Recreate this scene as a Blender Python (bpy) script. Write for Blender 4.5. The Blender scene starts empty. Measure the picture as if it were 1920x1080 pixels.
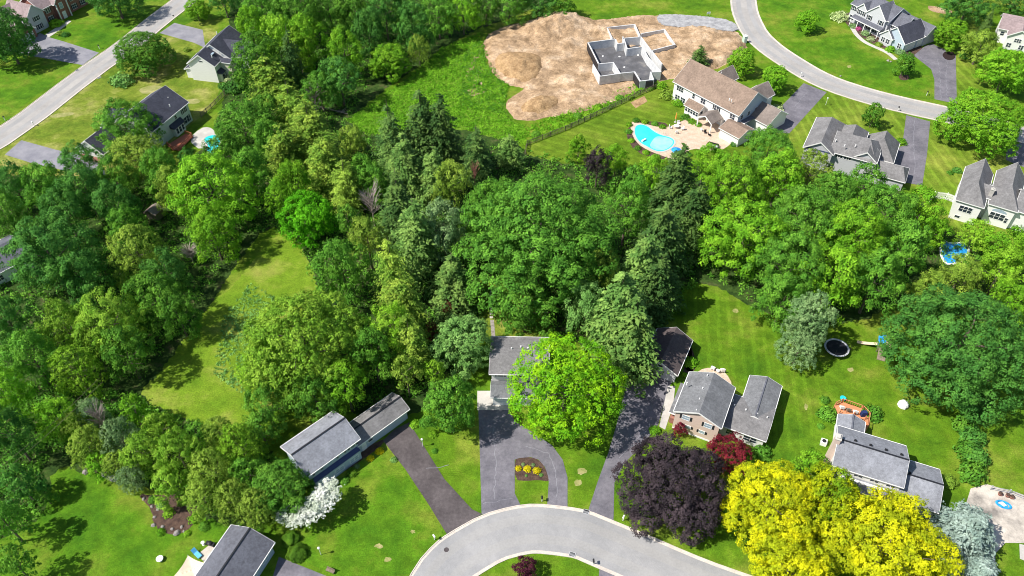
import bpy, math, random
import numpy as np
from mathutils import Vector, Matrix
from mathutils.geometry import tessellate_polygon
R_ = math.radians
S = bpy.context.scene
COL = S.collection
# ---------------------------------------------------------------- camera
F, PIT, HC = 1450.0, R_(45), 115.0
cam = bpy.data.objects.new('camera', bpy.data.cameras.new('camera'))
COL.objects.link(cam); S.camera = cam
cam.location = (0, 0, HC); cam.rotation_euler = (math.pi/2 - PIT, 0, 0)
cam.data.sensor_width = 36; cam.data.lens = 36*F/1920; cam.data.clip_end = 6000; cam.data.clip_start = 1
# ---------------------------------------------------------------- light
SUN_EL, SUN_DIR = R_(51), Vector((-1, -0.28, 0)).normalized()
wd = bpy.data.worlds.new('World'); S.world = wd; wd.use_nodes = True
nt = wd.node_tree; bg = nt.nodes['Background']
sky = nt.nodes.new('ShaderNodeTexSky'); sky.sky_type = 'NISHITA'; sky.sun_disc = False
sky.sun_elevation = SUN_EL; sky.sun_rotation = math.atan2(SUN_DIR.x, SUN_DIR.y)
nt.links.new(sky.outputs[0], bg.inputs[0]); bg.inputs[1].default_value = 0.10
sun = bpy.data.objects.new('sun', bpy.data.lights.new('sun', 'SUN')); COL.objects.link(sun)
sun.data.energy = 5.0; sun.data.angle = R_(0.55); sun.data.color = (1, 0.95, 0.87)
sv = Vector((SUN_DIR.x*math.cos(SUN_EL), SUN_DIR.y*math.cos(SUN_EL), math.sin(SUN_EL)))
sun.rotation_euler = sv.to_track_quat('Z', 'Y').to_euler(); sun.location = (0, 100, 200)
S.view_settings.view_transform = 'Standard'; S.view_settings.look = 'None'
S.view_settings.exposure = 0.42; S.cycles.filter_width = 1.0; S.view_settings.gamma = 1
# ---------------------------------------------------------------- where things stand
def W(x, y, h=0.0):
    dx = (x-960)/F; dy = -(y-540)/F; c, s = math.cos(PIT), math.sin(PIT)
    d = (dx, c+dy*s, -s+dy*c); t = (HC-h)/-d[2]
    return Vector((d[0]*t, d[1]*t, h))
def pxm(p):      # picture units per metre at a point
    c, s = math.cos(PIT), math.sin(PIT)
    return F/(p.y*c + (HC-p.z)*s)
def Z(ox, oy, s): return lambda x, y: (ox+x/s, oy+y/s)
# ---------------------------------------------------------------- materials
MATS = {}
def mat(name, stops, scale=1.0, rough=0.85, bump=0.0, fine=None, coord='Object', detail=5, spec=0.3, stripe=None, stretch=None, emit=None):
    if name in MATS: return MATS[name]
    m = bpy.data.materials.new(name); m.use_nodes = True; n = m.node_tree; N = n.nodes; L = n.links
    b = N['Principled BSDF']; b.inputs['Roughness'].default_value = rough
    b.inputs['Specular IOR Level'].default_value = spec
    if isinstance(stops[0], (int, float)): stops = [(0.3, tuple(c*0.9 for c in stops)), (0.7, tuple(min(1, c*1.08) for c in stops))]
    if coord == 'Object': v = N.new('ShaderNodeTexCoord').outputs['Object']
    else: v = N.new('ShaderNodeNewGeometry').outputs['Position']
    src = v
    if stretch:
        mp = N.new('ShaderNodeMapping'); mp.inputs['Scale'].default_value = stretch; L.new(v, mp.inputs[0]); src = mp.outputs[0]
    t = N.new('ShaderNodeTexNoise'); t.inputs['Scale'].default_value = scale; t.inputs['Detail'].default_value = detail
    t.inputs['Roughness'].default_value = 0.62; L.new(src, t.inputs['Vector'])
    r = N.new('ShaderNodeValToRGB'); L.new(t.outputs[0], r.inputs[0])
    e = r.color_ramp.elements
    while len(e) < len(stops): e.new(0.5)
    for el, (p, c) in zip(e, stops): el.position = p; el.color = (*c, 1)
    out = r.outputs[0]
    def mulmix(fac_out, lo, hi, prev):
        mr = N.new('ShaderNodeMapRange'); mr.inputs[1].default_value = 0.3; mr.inputs[2].default_value = 0.7
        mr.inputs[3].default_value = lo; mr.inputs[4].default_value = hi; L.new(fac_out, mr.inputs[0])
        mx = N.new('ShaderNodeVectorMath'); mx.operation = 'SCALE'; L.new(prev, mx.inputs[0]); L.new(mr.outputs[0], mx.inputs['Scale'])
        return mx.outputs[0]
    if fine:
        for sc, amp in fine:
            t2 = N.new('ShaderNodeTexNoise'); t2.inputs['Scale'].default_value = sc; t2.inputs['Detail'].default_value = 3
            L.new(src if stretch else v, t2.inputs['Vector']); out = mulmix(t2.outputs[0], 1-amp, 1+amp, out)
    if stripe:
        ang, wid, amp = stripe
        dp = N.new('ShaderNodeVectorMath'); dp.operation = 'DOT_PRODUCT'; L.new(v, dp.inputs[0])
        dp.inputs[1].default_value = (math.cos(ang)*math.pi/wid, math.sin(ang)*math.pi/wid, 0)
        wob = N.new('ShaderNodeTexNoise'); wob.inputs['Scale'].default_value = 0.25; L.new(v, wob.inputs['Vector'])
        ad = N.new('ShaderNodeMath'); ad.operation = 'MULTIPLY_ADD'; L.new(wob.outputs[0], ad.inputs[0]); ad.inputs[1].default_value = 2.5; L.new(dp.outputs['Value'], ad.inputs[2])
        sn = N.new('ShaderNodeMath'); sn.operation = 'SINE'; L.new(ad.outputs[0], sn.inputs[0])
        out = mulmix(sn.outputs[0], 1-amp, 1+amp, out)
    L.new(out, b.inputs['Base Color'])
    if bump:
        bt = N.new('ShaderNodeTexNoise'); bt.inputs['Scale'].default_value = scale*6; bt.inputs['Detail'].default_value = 4; L.new(v, bt.inputs['Vector'])
        bn = N.new('ShaderNodeBump'); bn.inputs['Strength'].default_value = bump; bn.inputs['Distance'].default_value = 0.1
        L.new(bt.outputs[0], bn.inputs['Height']); L.new(bn.outputs[0], b.inputs['Normal'])
    MATS[name] = m; return m

def leafmat(name, c1, c2, scale=0.35, lo=0.42, hi=0.62):
    k = 'leaf_'+name
    if k in MATS: return MATS[k]
    m = bpy.data.materials.new(k); m.use_nodes = True; n = m.node_tree; N = n.nodes; L = n.links
    b = N['Principled BSDF']; b.inputs['Roughness'].default_value = 0.7; b.inputs['Specular IOR Level'].default_value = 0.10
    g = N.new('ShaderNodeNewGeometry')
    t = N.new('ShaderNodeTexNoise'); t.inputs['Scale'].default_value = scale; t.inputs['Detail'].default_value = 3; L.new(g.outputs['Position'], t.inputs['Vector'])
    r = N.new('ShaderNodeValToRGB'); L.new(t.outputs[0], r.inputs[0])
    r.color_ramp.elements[0].position = lo; r.color_ramp.elements[0].color = (*c1, 1)
    r.color_ramp.elements[1].position = hi; r.color_ramp.elements[1].color = (*c2, 1)
    oi = N.new('ShaderNodeObjectInfo')
    ma = N.new('ShaderNodeMath'); ma.operation = 'MULTIPLY_ADD'; ma.inputs[1].default_value = 0.55; ma.inputs[2].default_value = 0.5; L.new(g.outputs['Random Per Island'], ma.inputs[0])
    ma.inputs[1].default_value = .25 if name == 'white' else .55; ma.inputs[2].default_value = .75 if name == 'white' else .5; mb = N.new('ShaderNodeMath'); mb.operation = 'MULTIPLY_ADD'; mb.inputs[1].default_value = 0.3; L.new(oi.outputs['Random'], mb.inputs[0]); L.new(ma.outputs[0], mb.inputs[2])
    sc = N.new('ShaderNodeVectorMath'); sc.operation = 'SCALE'; L.new(r.outputs[0], sc.inputs[0]); L.new(mb.outputs[0], sc.inputs['Scale'])
    L.new(sc.outputs[0], b.inputs['Base Color'])
    tr = N.new('ShaderNodeBsdfTranslucent'); L.new(sc.outputs[0], tr.inputs[0])
    mx = N.new('ShaderNodeMixShader'); mx.inputs[0].default_value = 0.2
    L.new(b.outputs[0], mx.inputs[1]); L.new(tr.outputs[0], mx.inputs[2]); L.new(mx.outputs[0], N['Material Output'].inputs[0])
    MATS[k] = m; return m
LEAF = {
 'deep': ((.062,.190,.034), (.115,.285,.046)), 'mid': ((.095,.255,.028), (.180,.380,.042)),
 'bright': ((.140,.340,.018), (.250,.470,.028)), 'lime': ((.200,.400,.022), (.310,.510,.045)),
 'vivid': ((.100,.380,.010), (.160,.500,.014)), 'yellowgreen': ((.140,.370,.012), (.290,.510,.012)),
 'olive': ((.195,.310,.038), (.330,.450,.065)), 'sunny': ((.170,.330,.028), (.300,.460,.050)), 'meadow': ((.130,.320,.016), (.225,.440,.030)), 'oak': ((.072,.200,.024), (.145,.325,.038)), 'plum': ((.085,.018,.035), (.150,.035,.060)), 'pale': ((.170,.340,.085), (.270,.460,.130)),
 'greygreen': ((.180,.300,.120), (.290,.410,.180)), 'gold': ((.350,.420,.010), (.680,.670,.010)),
 'goldgreen': ((.180,.330,.012), (.480,.520,.010)), 'purple': ((.036,.028,.034), (.078,.058,.066)),
 'red': ((.170,.014,.030), (.300,.032,.050)), 'spruce': ((.060,.135,.034), (.150,.250,.060)),
 'sprucelight': ((.110,.220,.050), (.240,.370,.090)), 'feather': ((.170,.310,.038), (.380,.500,.070)),
 'blue': ((.270,.370,.315), (.420,.530,.465)), 'white': ((.50,.56,.44), (.74,.75,.70)),
 'cream': ((.450,.520,.240), (.660,.700,.420)), 'yellow': ((.750,.650,.010), (.850,.760,.02)), 'topiary': ((.10,.22,.020), (.17,.31,.026)),
 'brownred': ((.140,.050,.030), (.240,.080,.045)), 'pink': ((.600,.100,.300), (.750,.180,.400))}
for k_, v_ in LEAF.items():
    if k_ not in ('white','yellow','purple','red','plum','pink','blue','gold'): LEAF[k_] = tuple(tuple(min(.9, q*f) for q, f in zip(c, (1.0, 1.07, .95))) for c in v_)
def LM(c): return leafmat(c, *LEAF[c])
grass = lambda nm, a=(.055,.138,.007), b=(.096,.188,.009), c=(.190,.232,.030), sc=.09, **k: mat(nm, [(.34, a), (.50, b), (.68, c)], sc, .9, .6, fine=[(.45,.20),(1.6,.14),(5,.26)], coord='P', spec=.1, **k)
M_GROUND = grass('lawn_grass')
M_WILD = mat('wild_grass', [(.35,(.06,.15,.010)), (.6,(.13,.24,.02)), (.75,(.20,.27,.04))], .25, .9, .8, fine=[(1.5,.25),(5,.3)], coord='P', spec=.1)
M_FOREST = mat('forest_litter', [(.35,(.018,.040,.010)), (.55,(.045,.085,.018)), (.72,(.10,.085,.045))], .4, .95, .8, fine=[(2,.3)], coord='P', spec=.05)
M_ROAD = mat('road_asphalt', [(.35,(.27,.27,.275)), (.65,(.35,.345,.345))], .12, .9, .1, fine=[(1.2,.05),(14,.10)], coord='P', spec=.1)
M_ROAD2 = mat('road_asphalt_old', [(.35,(.32,.305,.29)), (.65,(.40,.38,.36))], .1, .9, .1, fine=[(1,.06),(10,.1)], coord='P', spec=.1)
M_KERB = mat('kerb_concrete', [(.35,(.50,.45,.40)), (.65,(.62,.56,.49))], .7, .9, .1, fine=[(6,.1)], coord='P', spec=.1)
M_ASPH = mat('drive_asphalt', [(.35,(.125,.12,.14)), (.68,(.20,.19,.215))], .3, .9, .15, fine=[(2,.12),(14,.15)], coord='P', spec=.15)
M_ASPHB = mat('drive_asphalt_brown', [(.35,(.070,.060,.062)), (.68,(.125,.108,.110))], .25, .9, .15, fine=[(2,.1),(12,.15)], coord='P', spec=.15)
M_ASPHL = mat('drive_asphalt_light', [(.35,(.20,.20,.23)), (.68,(.29,.285,.31))], .3, .9, .1, fine=[(12,.1)], coord='P', spec=.1)
M_CONC = mat('concrete', [(.35,(.42,.40,.37)), (.65,(.54,.52,.48))], .4, .85, .1, fine=[(8,.06)], spec=.2)
M_CONCO = mat('stained_concrete', [(.36,(.22,.20,.18)), (.50,(.50,.45,.39)), (.66,(.60,.54,.47))], .18, .9, .1, fine=[(1,.12),(8,.1)], coord='P')
M_PAVER = mat('patio_pavers', [(.35,(.50,.37,.27)), (.65,(.62,.48,.37))], .8, .9, .2, fine=[(4,.15)], coord='P')
M_DIRT = mat('bare_soil', [(.30,(.21,.14,.08)), (.50,(.39,.27,.165)), (.70,(.56,.425,.295))], .16, .95, 1.0, fine=[(.7,.2),(2.5,.28),(8,.2)], coord='P', spec=.05)
M_DIRTD = mat('dug_soil', [(.32,(.24,.15,.075)), (.6,(.42,.28,.15))], .4, .95, 1.0, fine=[(2,.25),(7,.25)], coord='P', spec=.05)
M_GRAV = mat('gravel', [(.35,(.24,.24,.25)), (.68,(.42,.42,.42))], .7, .95, .6, fine=[(6,.25)], coord='P')
M_MULCH = mat('bark_mulch', [(.35,(.05,.030,.024)), (.68,(.12,.075,.055))], 1.2, .95, .6, fine=[(8,.3)], coord='P')
M_BLACKM = mat('black_mulch', (.028,.016,.016), 2, .95, .6, coord='P')
def shingle(nm, c, amp=.12): return mat(nm, [(.3, tuple(x*.82 for x in c)), (.7, tuple(x*1.12 for x in c))], .35, .9, .25, fine=[(.45,.10),(2.2,amp+.05),(9,.20)], spec=.15)
M_RGREY = shingle('shingle_grey', (.175,.180,.190)); M_RLIGHT = shingle('shingle_light', (.235,.245,.275)); M_RDARK = shingle('shingle_dark', (.065,.068,.090))
M_RTAUPE = shingle('shingle_taupe', (.215,.180,.160)); M_RBROWN = shingle('shingle_brown', (.245,.180,.140)); M_RBROWND = shingle('shingle_dark_brown', (.105,.085,.085))
M_RSLATE = shingle('shingle_slate', (.125,.130,.155)); M_RPINK = shingle('shingle_pink', (.30,.235,.235)); M_RWARM = shingle('shingle_warm_grey', (.195,.190,.192))
def siding(nm, c): return mat(nm, [(.3, tuple(x*.93 for x in c)), (.7, tuple(min(1, x*1.04) for x in c))], .8, .6, .1, fine=[(8,.04)], stretch=(1,1,9), spec=.3)
M_WHITE = siding('white_siding', (.80,.79,.77)); M_PINKW = siding('pink_beige_siding', (.66,.52,.45)); M_BLUEW = siding('pale_blue_siding_and_shade', (.42,.50,.58))
M_GREENW = siding('pale_green_siding', (.56,.62,.55)); M_GREYW = siding('grey_siding', (.50,.51,.54)); M_NAVY = siding('navy_trim_and_shade', (.055,.075,.17))
M_CREAM = siding('cream_siding', (.72,.68,.52)); M_TRIM = mat('white_paint', (.82,.82,.80), 2, .5, fine=[(5,.03)])
M_BRICK = mat('red_brick', [(.35,(.22,.095,.075)), (.65,(.36,.17,.13))], 3, .9, .3, fine=[(12,.2)])
M_GLASS = mat('window_glass', (.025,.035,.055), 1, .12, spec=.6); M_GLASSB = mat('pale_window_glass', (.33,.42,.50), 1, .15, spec=.6)
M_SHUT = mat('black_shutter', (.02,.022,.028), 3, .6); M_BLACK = mat('black_metal', (.018,.018,.02), 3, .5)
M_DECK = mat('cedar_deck', [(.35,(.50,.19,.085)), (.65,(.66,.29,.15))], 2, .8, .2, stretch=(1,12,1))
M_DECKR = mat('red_deck', [(.35,(.33,.10,.055)), (.65,(.46,.17,.10))], 2, .8, .2, stretch=(1,12,1))
M_WOOD = mat('weathered_wood', [(.35,(.16,.125,.09)), (.65,(.27,.22,.165))], 3, .85, .3); M_TAN = mat('tan_plastic', (.72,.58,.40), 2, .5)
M_BARK = mat('tree_bark', [(.35,(.085,.065,.05)), (.65,(.19,.15,.12))], 3, .95, .6, stretch=(1,1,.3)); M_DEAD = mat('dead_wood', [(.35,(.28,.22,.19)), (.65,(.46,.40,.37))], 2, .95, .3)
M_WATER = mat('pool_water', [(.40,(.03,.60,.68)), (.60,(.05,.70,.76))], .25, .08, .15, spec=.5); M_WATERL = mat('shallow_pool_water', [(.40,(.22,.76,.80)), (.60,(.34,.83,.85))], .25, .1, .1, spec=.5)
M_BLUE = mat('blue_plastic', [(.40,(.01,.22,.62)), (.60,(.04,.36,.78))], 2, .4); M_TEAL = mat('teal_plastic', (.02,.55,.58), 2, .4); M_SKYB = mat('sky_blue_cloth', (.12,.45,.80), 2, .7)
M_ROCK = mat('garden_rock', [(.35,(.20,.18,.165)), (.65,(.36,.33,.31))], 2, .9, .5); M_SAIL = mat('beige_canvas', (.74,.60,.45), 1, .9, fine=[(3,.04)])
M_MESH = mat('trampoline_mat', (.012,.013,.02), 2, .7); M_STEEL = mat('grey_steel', (.45,.46,.48), 2, .4); M_ORANGE = mat('orange_cloth', (.75,.35,.06), 2, .8)
M_SLAB = mat('recess_shade_slab', [(.38,(.085,.085,.09)), (.55,(.115,.115,.125)), (.72,(.20,.19,.18))], .4, .8, .05, fine=[(4,.1)], coord='P')  # basement floor colour darkened to carry the shade of the recess
M_POUR = mat('poured_concrete', [(.35,(.50,.51,.52)), (.65,(.66,.66,.65))], .8, .85, .1); M_TAR = mat('tar_coating', (.025,.025,.03), 1, .6)
M_NAVYC = mat('navy_cover', (.02,.035,.12), 2, .7); M_PORTA = mat('pale_green_plastic', (.45,.62,.50), 2, .5)
# ---------------------------------------------------------------- mesh collecting
class MB:
    def __init__(s): s.v = []; s.f = []
    def add(s, vs, fs):
        o = len(s.v); s.v += [tuple(v) for v in vs]; s.f += [tuple(i+o for i in f) for f in fs]; return s
    def box(s, x0, x1, y0, y1, z0, z1):
        return s.add([(x0,y0,z0),(x1,y0,z0),(x1,y1,z0),(x0,y1,z0),(x0,y0,z1),(x1,y0,z1),(x1,y1,z1),(x0,y1,z1)],
                     [(0,3,2,1),(4,5,6,7),(0,1,5,4),(1,2,6,5),(2,3,7,6),(3,0,4,7)])
    def obox(s, a, b, w, z0, z1, cap=0.0):   # upright board from a to b
        a = Vector((a[0], a[1])); b = Vector((b[0], b[1])); d = (b-a)
        if d.length < 1e-6: return s
        d.normalize(); n = Vector((-d.y, d.x))*w/2; a = a-d*cap; b = b+d*cap
        q = [a-n, b-n, b+n, a+n]
        return s.add([(p.x,p.y,z0) for p in q]+[(p.x,p.y,z1) for p in q], [(0,3,2,1),(4,5,6,7),(0,1,5,4),(1,2,6,5),(2,3,7,6),(3,0,4,7)])
    def prism(s, pts, z0, z1):
        n = len(pts); a = sum(pts[i][0]*pts[(i+1)%n][1]-pts[(i+1)%n][0]*pts[i][1] for i in range(n))
        if a < 0: pts = pts[::-1]
        tri = tessellate_polygon([[Vector((p[0], p[1], 0)) for p in pts]]); vs = [(p[0],p[1],z0) for p in pts]+[(p[0],p[1],z1) for p in pts]
        fs = []
        for t in tri:
            A, B, C_ = [Vector(pts[i]).to_2d() for i in t]
            if (B-A).cross(C_-A) < 0: t = t[::-1]
            fs.append((t[0]+n,t[1]+n,t[2]+n)); fs.append((t[2],t[1],t[0]))
        fs += [(i,(i+1)%n,(i+1)%n+n,i+n) for i in range(n)]
        return s.add(vs, fs)
    def tube(s, pts, rs, n=6):
        pts = [Vector(p) for p in pts]; o = []
        for i, p in enumerate(pts):
            d = (pts[min(i+1, len(pts)-1)]-pts[max(i-1, 0)]).normalized()
            u = d.orthogonal().normalized() if abs(d.z) < .9 else Vector((1,0,0)).cross(d).normalized(); w = d.cross(u)
            o += [p+(u*math.cos(2*math.pi*k/n)+w*math.sin(2*math.pi*k/n))*rs[i] for k in range(n)]
        fs = [(i*n+k, i*n+(k+1)%n, (i+1)*n+(k+1)%n, (i+1)*n+k) for i in range(len(pts)-1) for k in range(n)]
        fs += [tuple(range(n))[::-1], tuple(range((len(pts)-1)*n, len(pts)*n))]
        return s.add(o, fs)
    def lathe(s, c, prof, n=16):
        vs = [(c[0]+r*math.cos(2*math.pi*k/n), c[1]+r*math.sin(2*math.pi*k/n), c[2]+z) for r, z in prof for k in range(n)]
        fs = [(i*n+k, i*n+(k+1)%n, (i+1)*n+(k+1)%n, (i+1)*n+k) for i in range(len(prof)-1) for k in range(n)]
        fs += [tuple(range(n))[::-1], tuple(range((len(prof)-1)*n, len(prof)*n))]
        return s.add(vs, fs)
    def build(s, name, m, parent=None, loc=None, smooth=False):
        me = bpy.data.meshes.new(name); me.from_pydata(s.v, [], s.f); me.materials.append(m); me.update()
        if smooth: me.shade_smooth()
        o = bpy.data.objects.new(name, me); COL.objects.link(o)
        if parent: o.parent = parent
        if loc is not None: o.location = loc
        return o
def tag(o, label=None, cat=None, group=None, kind=None):
    for k, v in (('label', label), ('category', cat), ('group', group), ('kind', kind)):
        if v: o[k] = v
    return o
def empty(name, loc, rz=0, label=None, cat=None, group=None):
    o = bpy.data.objects.new(name, None); COL.objects.link(o); o.location = loc; o.rotation_euler = (0,0,rz); o.empty_display_size = .5
    return tag(o, label, cat, group)
rnd = random.Random(5)
def smooth_pts(pts, it=2, closed=True):
    for _ in range(it):
        q = []; n = len(pts)
        rng = range(n) if closed else range(n-1)
        if not closed: q.append(pts[0])
        for i in rng:
            a, b = pts[i], pts[(i+1)%n]
            q += [(a[0]*.75+b[0]*.25, a[1]*.75+b[1]*.25), (a[0]*.25+b[0]*.75, a[1]*.25+b[1]*.75)]
        if not closed: q.append(pts[-1])
        pts = q
    return pts
def rough(P, step=.7, amp=.25, seed=1):
    r = random.Random(seed); q = []; n = len(P)
    for i in range(n):
        a, b = Vector(P[i]).to_2d(), Vector(P[(i+1)%n]).to_2d(); k = max(1, int((b-a).length/step))
        for j in range(k):
            p = a.lerp(b, j/k); q.append((p.x+r.uniform(-amp, amp), p.y+r.uniform(-amp, amp)))
    return q
def sheet(name, px, z, m, sm=0, jag=0, kind='structure', thick=0.0, seed=1, world=None):
    """a ground sheet whose outline is given as picture points lying on the ground"""
    P = world or [tuple(W(x, y).to_2d()) for x, y in px]
    if sm: P = smooth_pts(P, sm)
    if jag: P = rough(P, .6, jag, seed)
    n = len(P); a = sum(P[i][0]*P[(i+1)%n][1]-P[(i+1)%n][0]*P[i][1] for i in range(n))
    if a < 0: P = P[::-1]
    b = MB(); b.prism(P, z-thick if thick else z-.003, z)
    o = b.build(name, m)
    if kind: o['kind'] = kind
    return o
def strip(px, off0, off1, z0, z1, b=None, it=2, world=None, closed=False):
    """a band following a line, between two sideways offsets, as a solid"""
    P = world or [tuple(W(x, y).to_2d()) for x, y in px]
    P = smooth_pts(P, it, closed); P = [Vector(p) for p in P]; L = []; n = len(P)
    for i, p in enumerate(P):
        d = (P[(i+1)%n if closed else min(i+1, n-1)]-P[(i-1) if closed else max(i-1, 0)]).normalized(); nn = Vector((-d.y, d.x)); L.append((p+nn*off0, p+nn*off1))
    b = b or MB(); vs = []
    for a, c in L: vs += [(a.x,a.y,z0),(c.x,c.y,z0),(c.x,c.y,z1),(a.x,a.y,z1)]
    fs = []
    for i in range(n if closed else n-1):
        o = i*4; q = ((i+1)%n)*4; fs += [(o+3,o+2,q+2,q+3),(o,o+3,q+3,q),(o+2,o+1,q+1,q+2)]
    if not closed: fs += [(0,1,2,3), ((n-1)*4+3,(n-1)*4+2,(n-1)*4+1,(n-1)*4)]
    b.add(vs, fs); return b
# ---------------------------------------------------------------- ground
b = MB(); b.add([(-1500,-900,0),(1500,-900,0),(1500,1900,0),(-1500,1900,0)], [(0,1,2,3)])
g = b.build('lawn', M_GROUND); g['kind'] = 'structure'
L_STR = grass('striped_lawn', stripe=(R_(-8), 1.1, .08))
L_STR2 = grass('striped_lawn_yard', (.075,.15,.009), (.115,.19,.013), (.19,.24,.03), .06, stripe=(R_(64), 1.5, .09))
L_STR3 = grass('striped_lawn_light', (.085,.16,.010), (.13,.21,.017), (.23,.27,.04), .06, stripe=(R_(2), 1.3, .12))
L_RICH = grass('rich_lawn', (.044,.132,.006), (.080,.182,.008), (.175,.220,.025), .09)
L_DRY = grass('dry_lawn', (.085,.15,.012), (.15,.20,.022), (.33,.31,.10), .10)
L_DRY2 = mat('field_grass', [(.32,(.095,.19,.010)), (.52,(.145,.235,.016)), (.72,(.26,.28,.055))], .12, .9, .6, fine=[(.7,.15),(3.5,.25)], coord='P', spec=.1)
M_WORN = mat('worn_turf', [(.35,(.19,.22,.05)), (.65,(.36,.33,.14))], .5, .95, .4, fine=[(3,.2)], coord='P')
sheet('lawn_by_road', [(-80,300),(350,30),(420,60),(420,180),(340,250),(250,330),(60,330),(-80,420)], .006, L_DRY, 1)
sheet('meadow_lawn', [(300,640),(420,560),(520,430),(580,400),(620,520),(560,640),(520,760),(420,830),(280,790),(230,740)], .006, L_DRY2, 2, .3)
sheet('mown_lawn', [(1240,640),(1300,500),(1420,500),(1520,620),(1560,760),(1480,860),(1390,900),(1330,720)], .006, L_STR, 1)
sheet('pool_yard_lawn', [(983,292),(990,272),(1230,165),(1300,200),(1420,280),(1420,330),(1200,360),(1000,330)], .009, L_STR2)
sheet('side_lawn', [(1550,170),(1700,214),(1690,350),(1480,300),(1480,240)], .009, L_STR3)
sheet('side_lawn', [(1742,226),(1900,280),(1900,460),(1720,420),(1726,345)], .012, L_STR3)
sheet('side_lawn', [(1793,60),(1860,20),(1860,190),(1793,195)], .010, L_STR3)
sheet('front_lawn', [(1415,-40),(1600,-40),(1760,110),(1752,190),(1600,158),(1500,110),(1430,50)], .008, L_RICH)
sheet('front_lawn', [(640,840),(720,830),(838,1003),(780,1075),(640,1085),(480,1010),(560,960)], .008, L_RICH)
sheet('front_lawn', [(-60,1140),(-60,1000),(60,860),(170,860),(300,930),(420,960),(520,1000),(470,1140)], .010, L_RICH, 1)
sheet('front_lawn', [(95,80),(140,40),(330,-20),(215,84),(186,98)], .008, L_RICH)
sheet('front_lawn', [(-60,330),(-60,120),(30,105),(140,118),(0,236)], .008, L_RICH)
for i, p in enumerate([[(720,1046),(733,1044),(734,1052),(722,1056)], [(770,994),(778,994),(778,1000),(771,1000)], [(1076,900),(1090,899),(1091,910),(1078,911)], [(1080,880),(1096,876),(1102,886),(1086,892)],
                       [(258,165),(300,158),(312,170),(266,178)], [(340,188),(372,184),(376,194),(346,196)], [(1372,580),(1382,578),(1386,586),(1376,588)], [(1588,690),(1600,688),(1602,696),(1592,698)],
                       [(1508,758),(1514,757),(1515,768),(1510,770)], [(90,215),(140,209),(136,217),(98,222)], [(700,1022),(712,1018),(720,1026),(708,1030)], [(1588,123),(1596,122),(1597,127),(1589,127)], [(1738,12),(1745,10),(1790,20),(1780,27),(1745,22)]]):
    sheet('bare_patch', p, .018, M_WORN if i != 12 else M_DIRT, 2, .12, seed=i)
# woods floor
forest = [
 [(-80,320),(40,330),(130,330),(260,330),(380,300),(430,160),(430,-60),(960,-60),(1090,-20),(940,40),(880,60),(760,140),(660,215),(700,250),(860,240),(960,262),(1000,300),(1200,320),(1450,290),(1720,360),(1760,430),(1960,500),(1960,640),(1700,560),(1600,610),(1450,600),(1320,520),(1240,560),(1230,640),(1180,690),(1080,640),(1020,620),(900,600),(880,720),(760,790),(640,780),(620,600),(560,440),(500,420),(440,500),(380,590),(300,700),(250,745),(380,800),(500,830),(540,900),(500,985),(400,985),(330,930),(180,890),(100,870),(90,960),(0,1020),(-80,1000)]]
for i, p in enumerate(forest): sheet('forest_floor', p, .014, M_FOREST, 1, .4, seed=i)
# planting beds
sheet('rock_garden_bed', [(255,925),(290,930),(330,925),(370,940),(372,975),(345,1000),(310,1003),(288,985),(285,955)], .03, M_MULCH, 2, .1)
sheet('island_bed', [(965,862),(973,859),(995,857),(1010,862),(1022,876),(1029,898),(1028,903),(1010,900),(985,902),(966,900)], .034, M_MULCH, 1)
sheet('house_bed', [(640,890),(690,855),(722,830),(716,822),(640,868)], .022, M_MULCH, 1)
sheet('bed', [(1575,30),(1600,60),(1650,90),(1718,110),(1740,100),(1700,60),(1600,20)], .022, M_MULCH, 1)
sheet('bed', [(1180,238),(1172,250),(1190,285),(1240,300),(1270,298),(1262,285),(1200,265),(1195,240),(1240,235),(1255,238),(1245,228),(1190,228)], .016, M_MULCH, 1)
sheet('vegetable_bed', [(1182,192),(1208,180),(1214,190),(1192,203)], .02, M_DIRTD)
for px in ([(1773,97),(1785,97),(1792,104),(1788,112),(1777,113),(1768,108),(1767,101)],): sheet('mulch_pile', px, .16, M_BLACKM, 2, .08, thick=.15)
for p in ([(1683,140),(1705,140),(1705,150),(1688,151)], [(1300,655),(1306,690),(1296,700),(1282,690),(1285,640)]): sheet('mulch_ring', p, .02, M_MULCH, 2)
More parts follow.
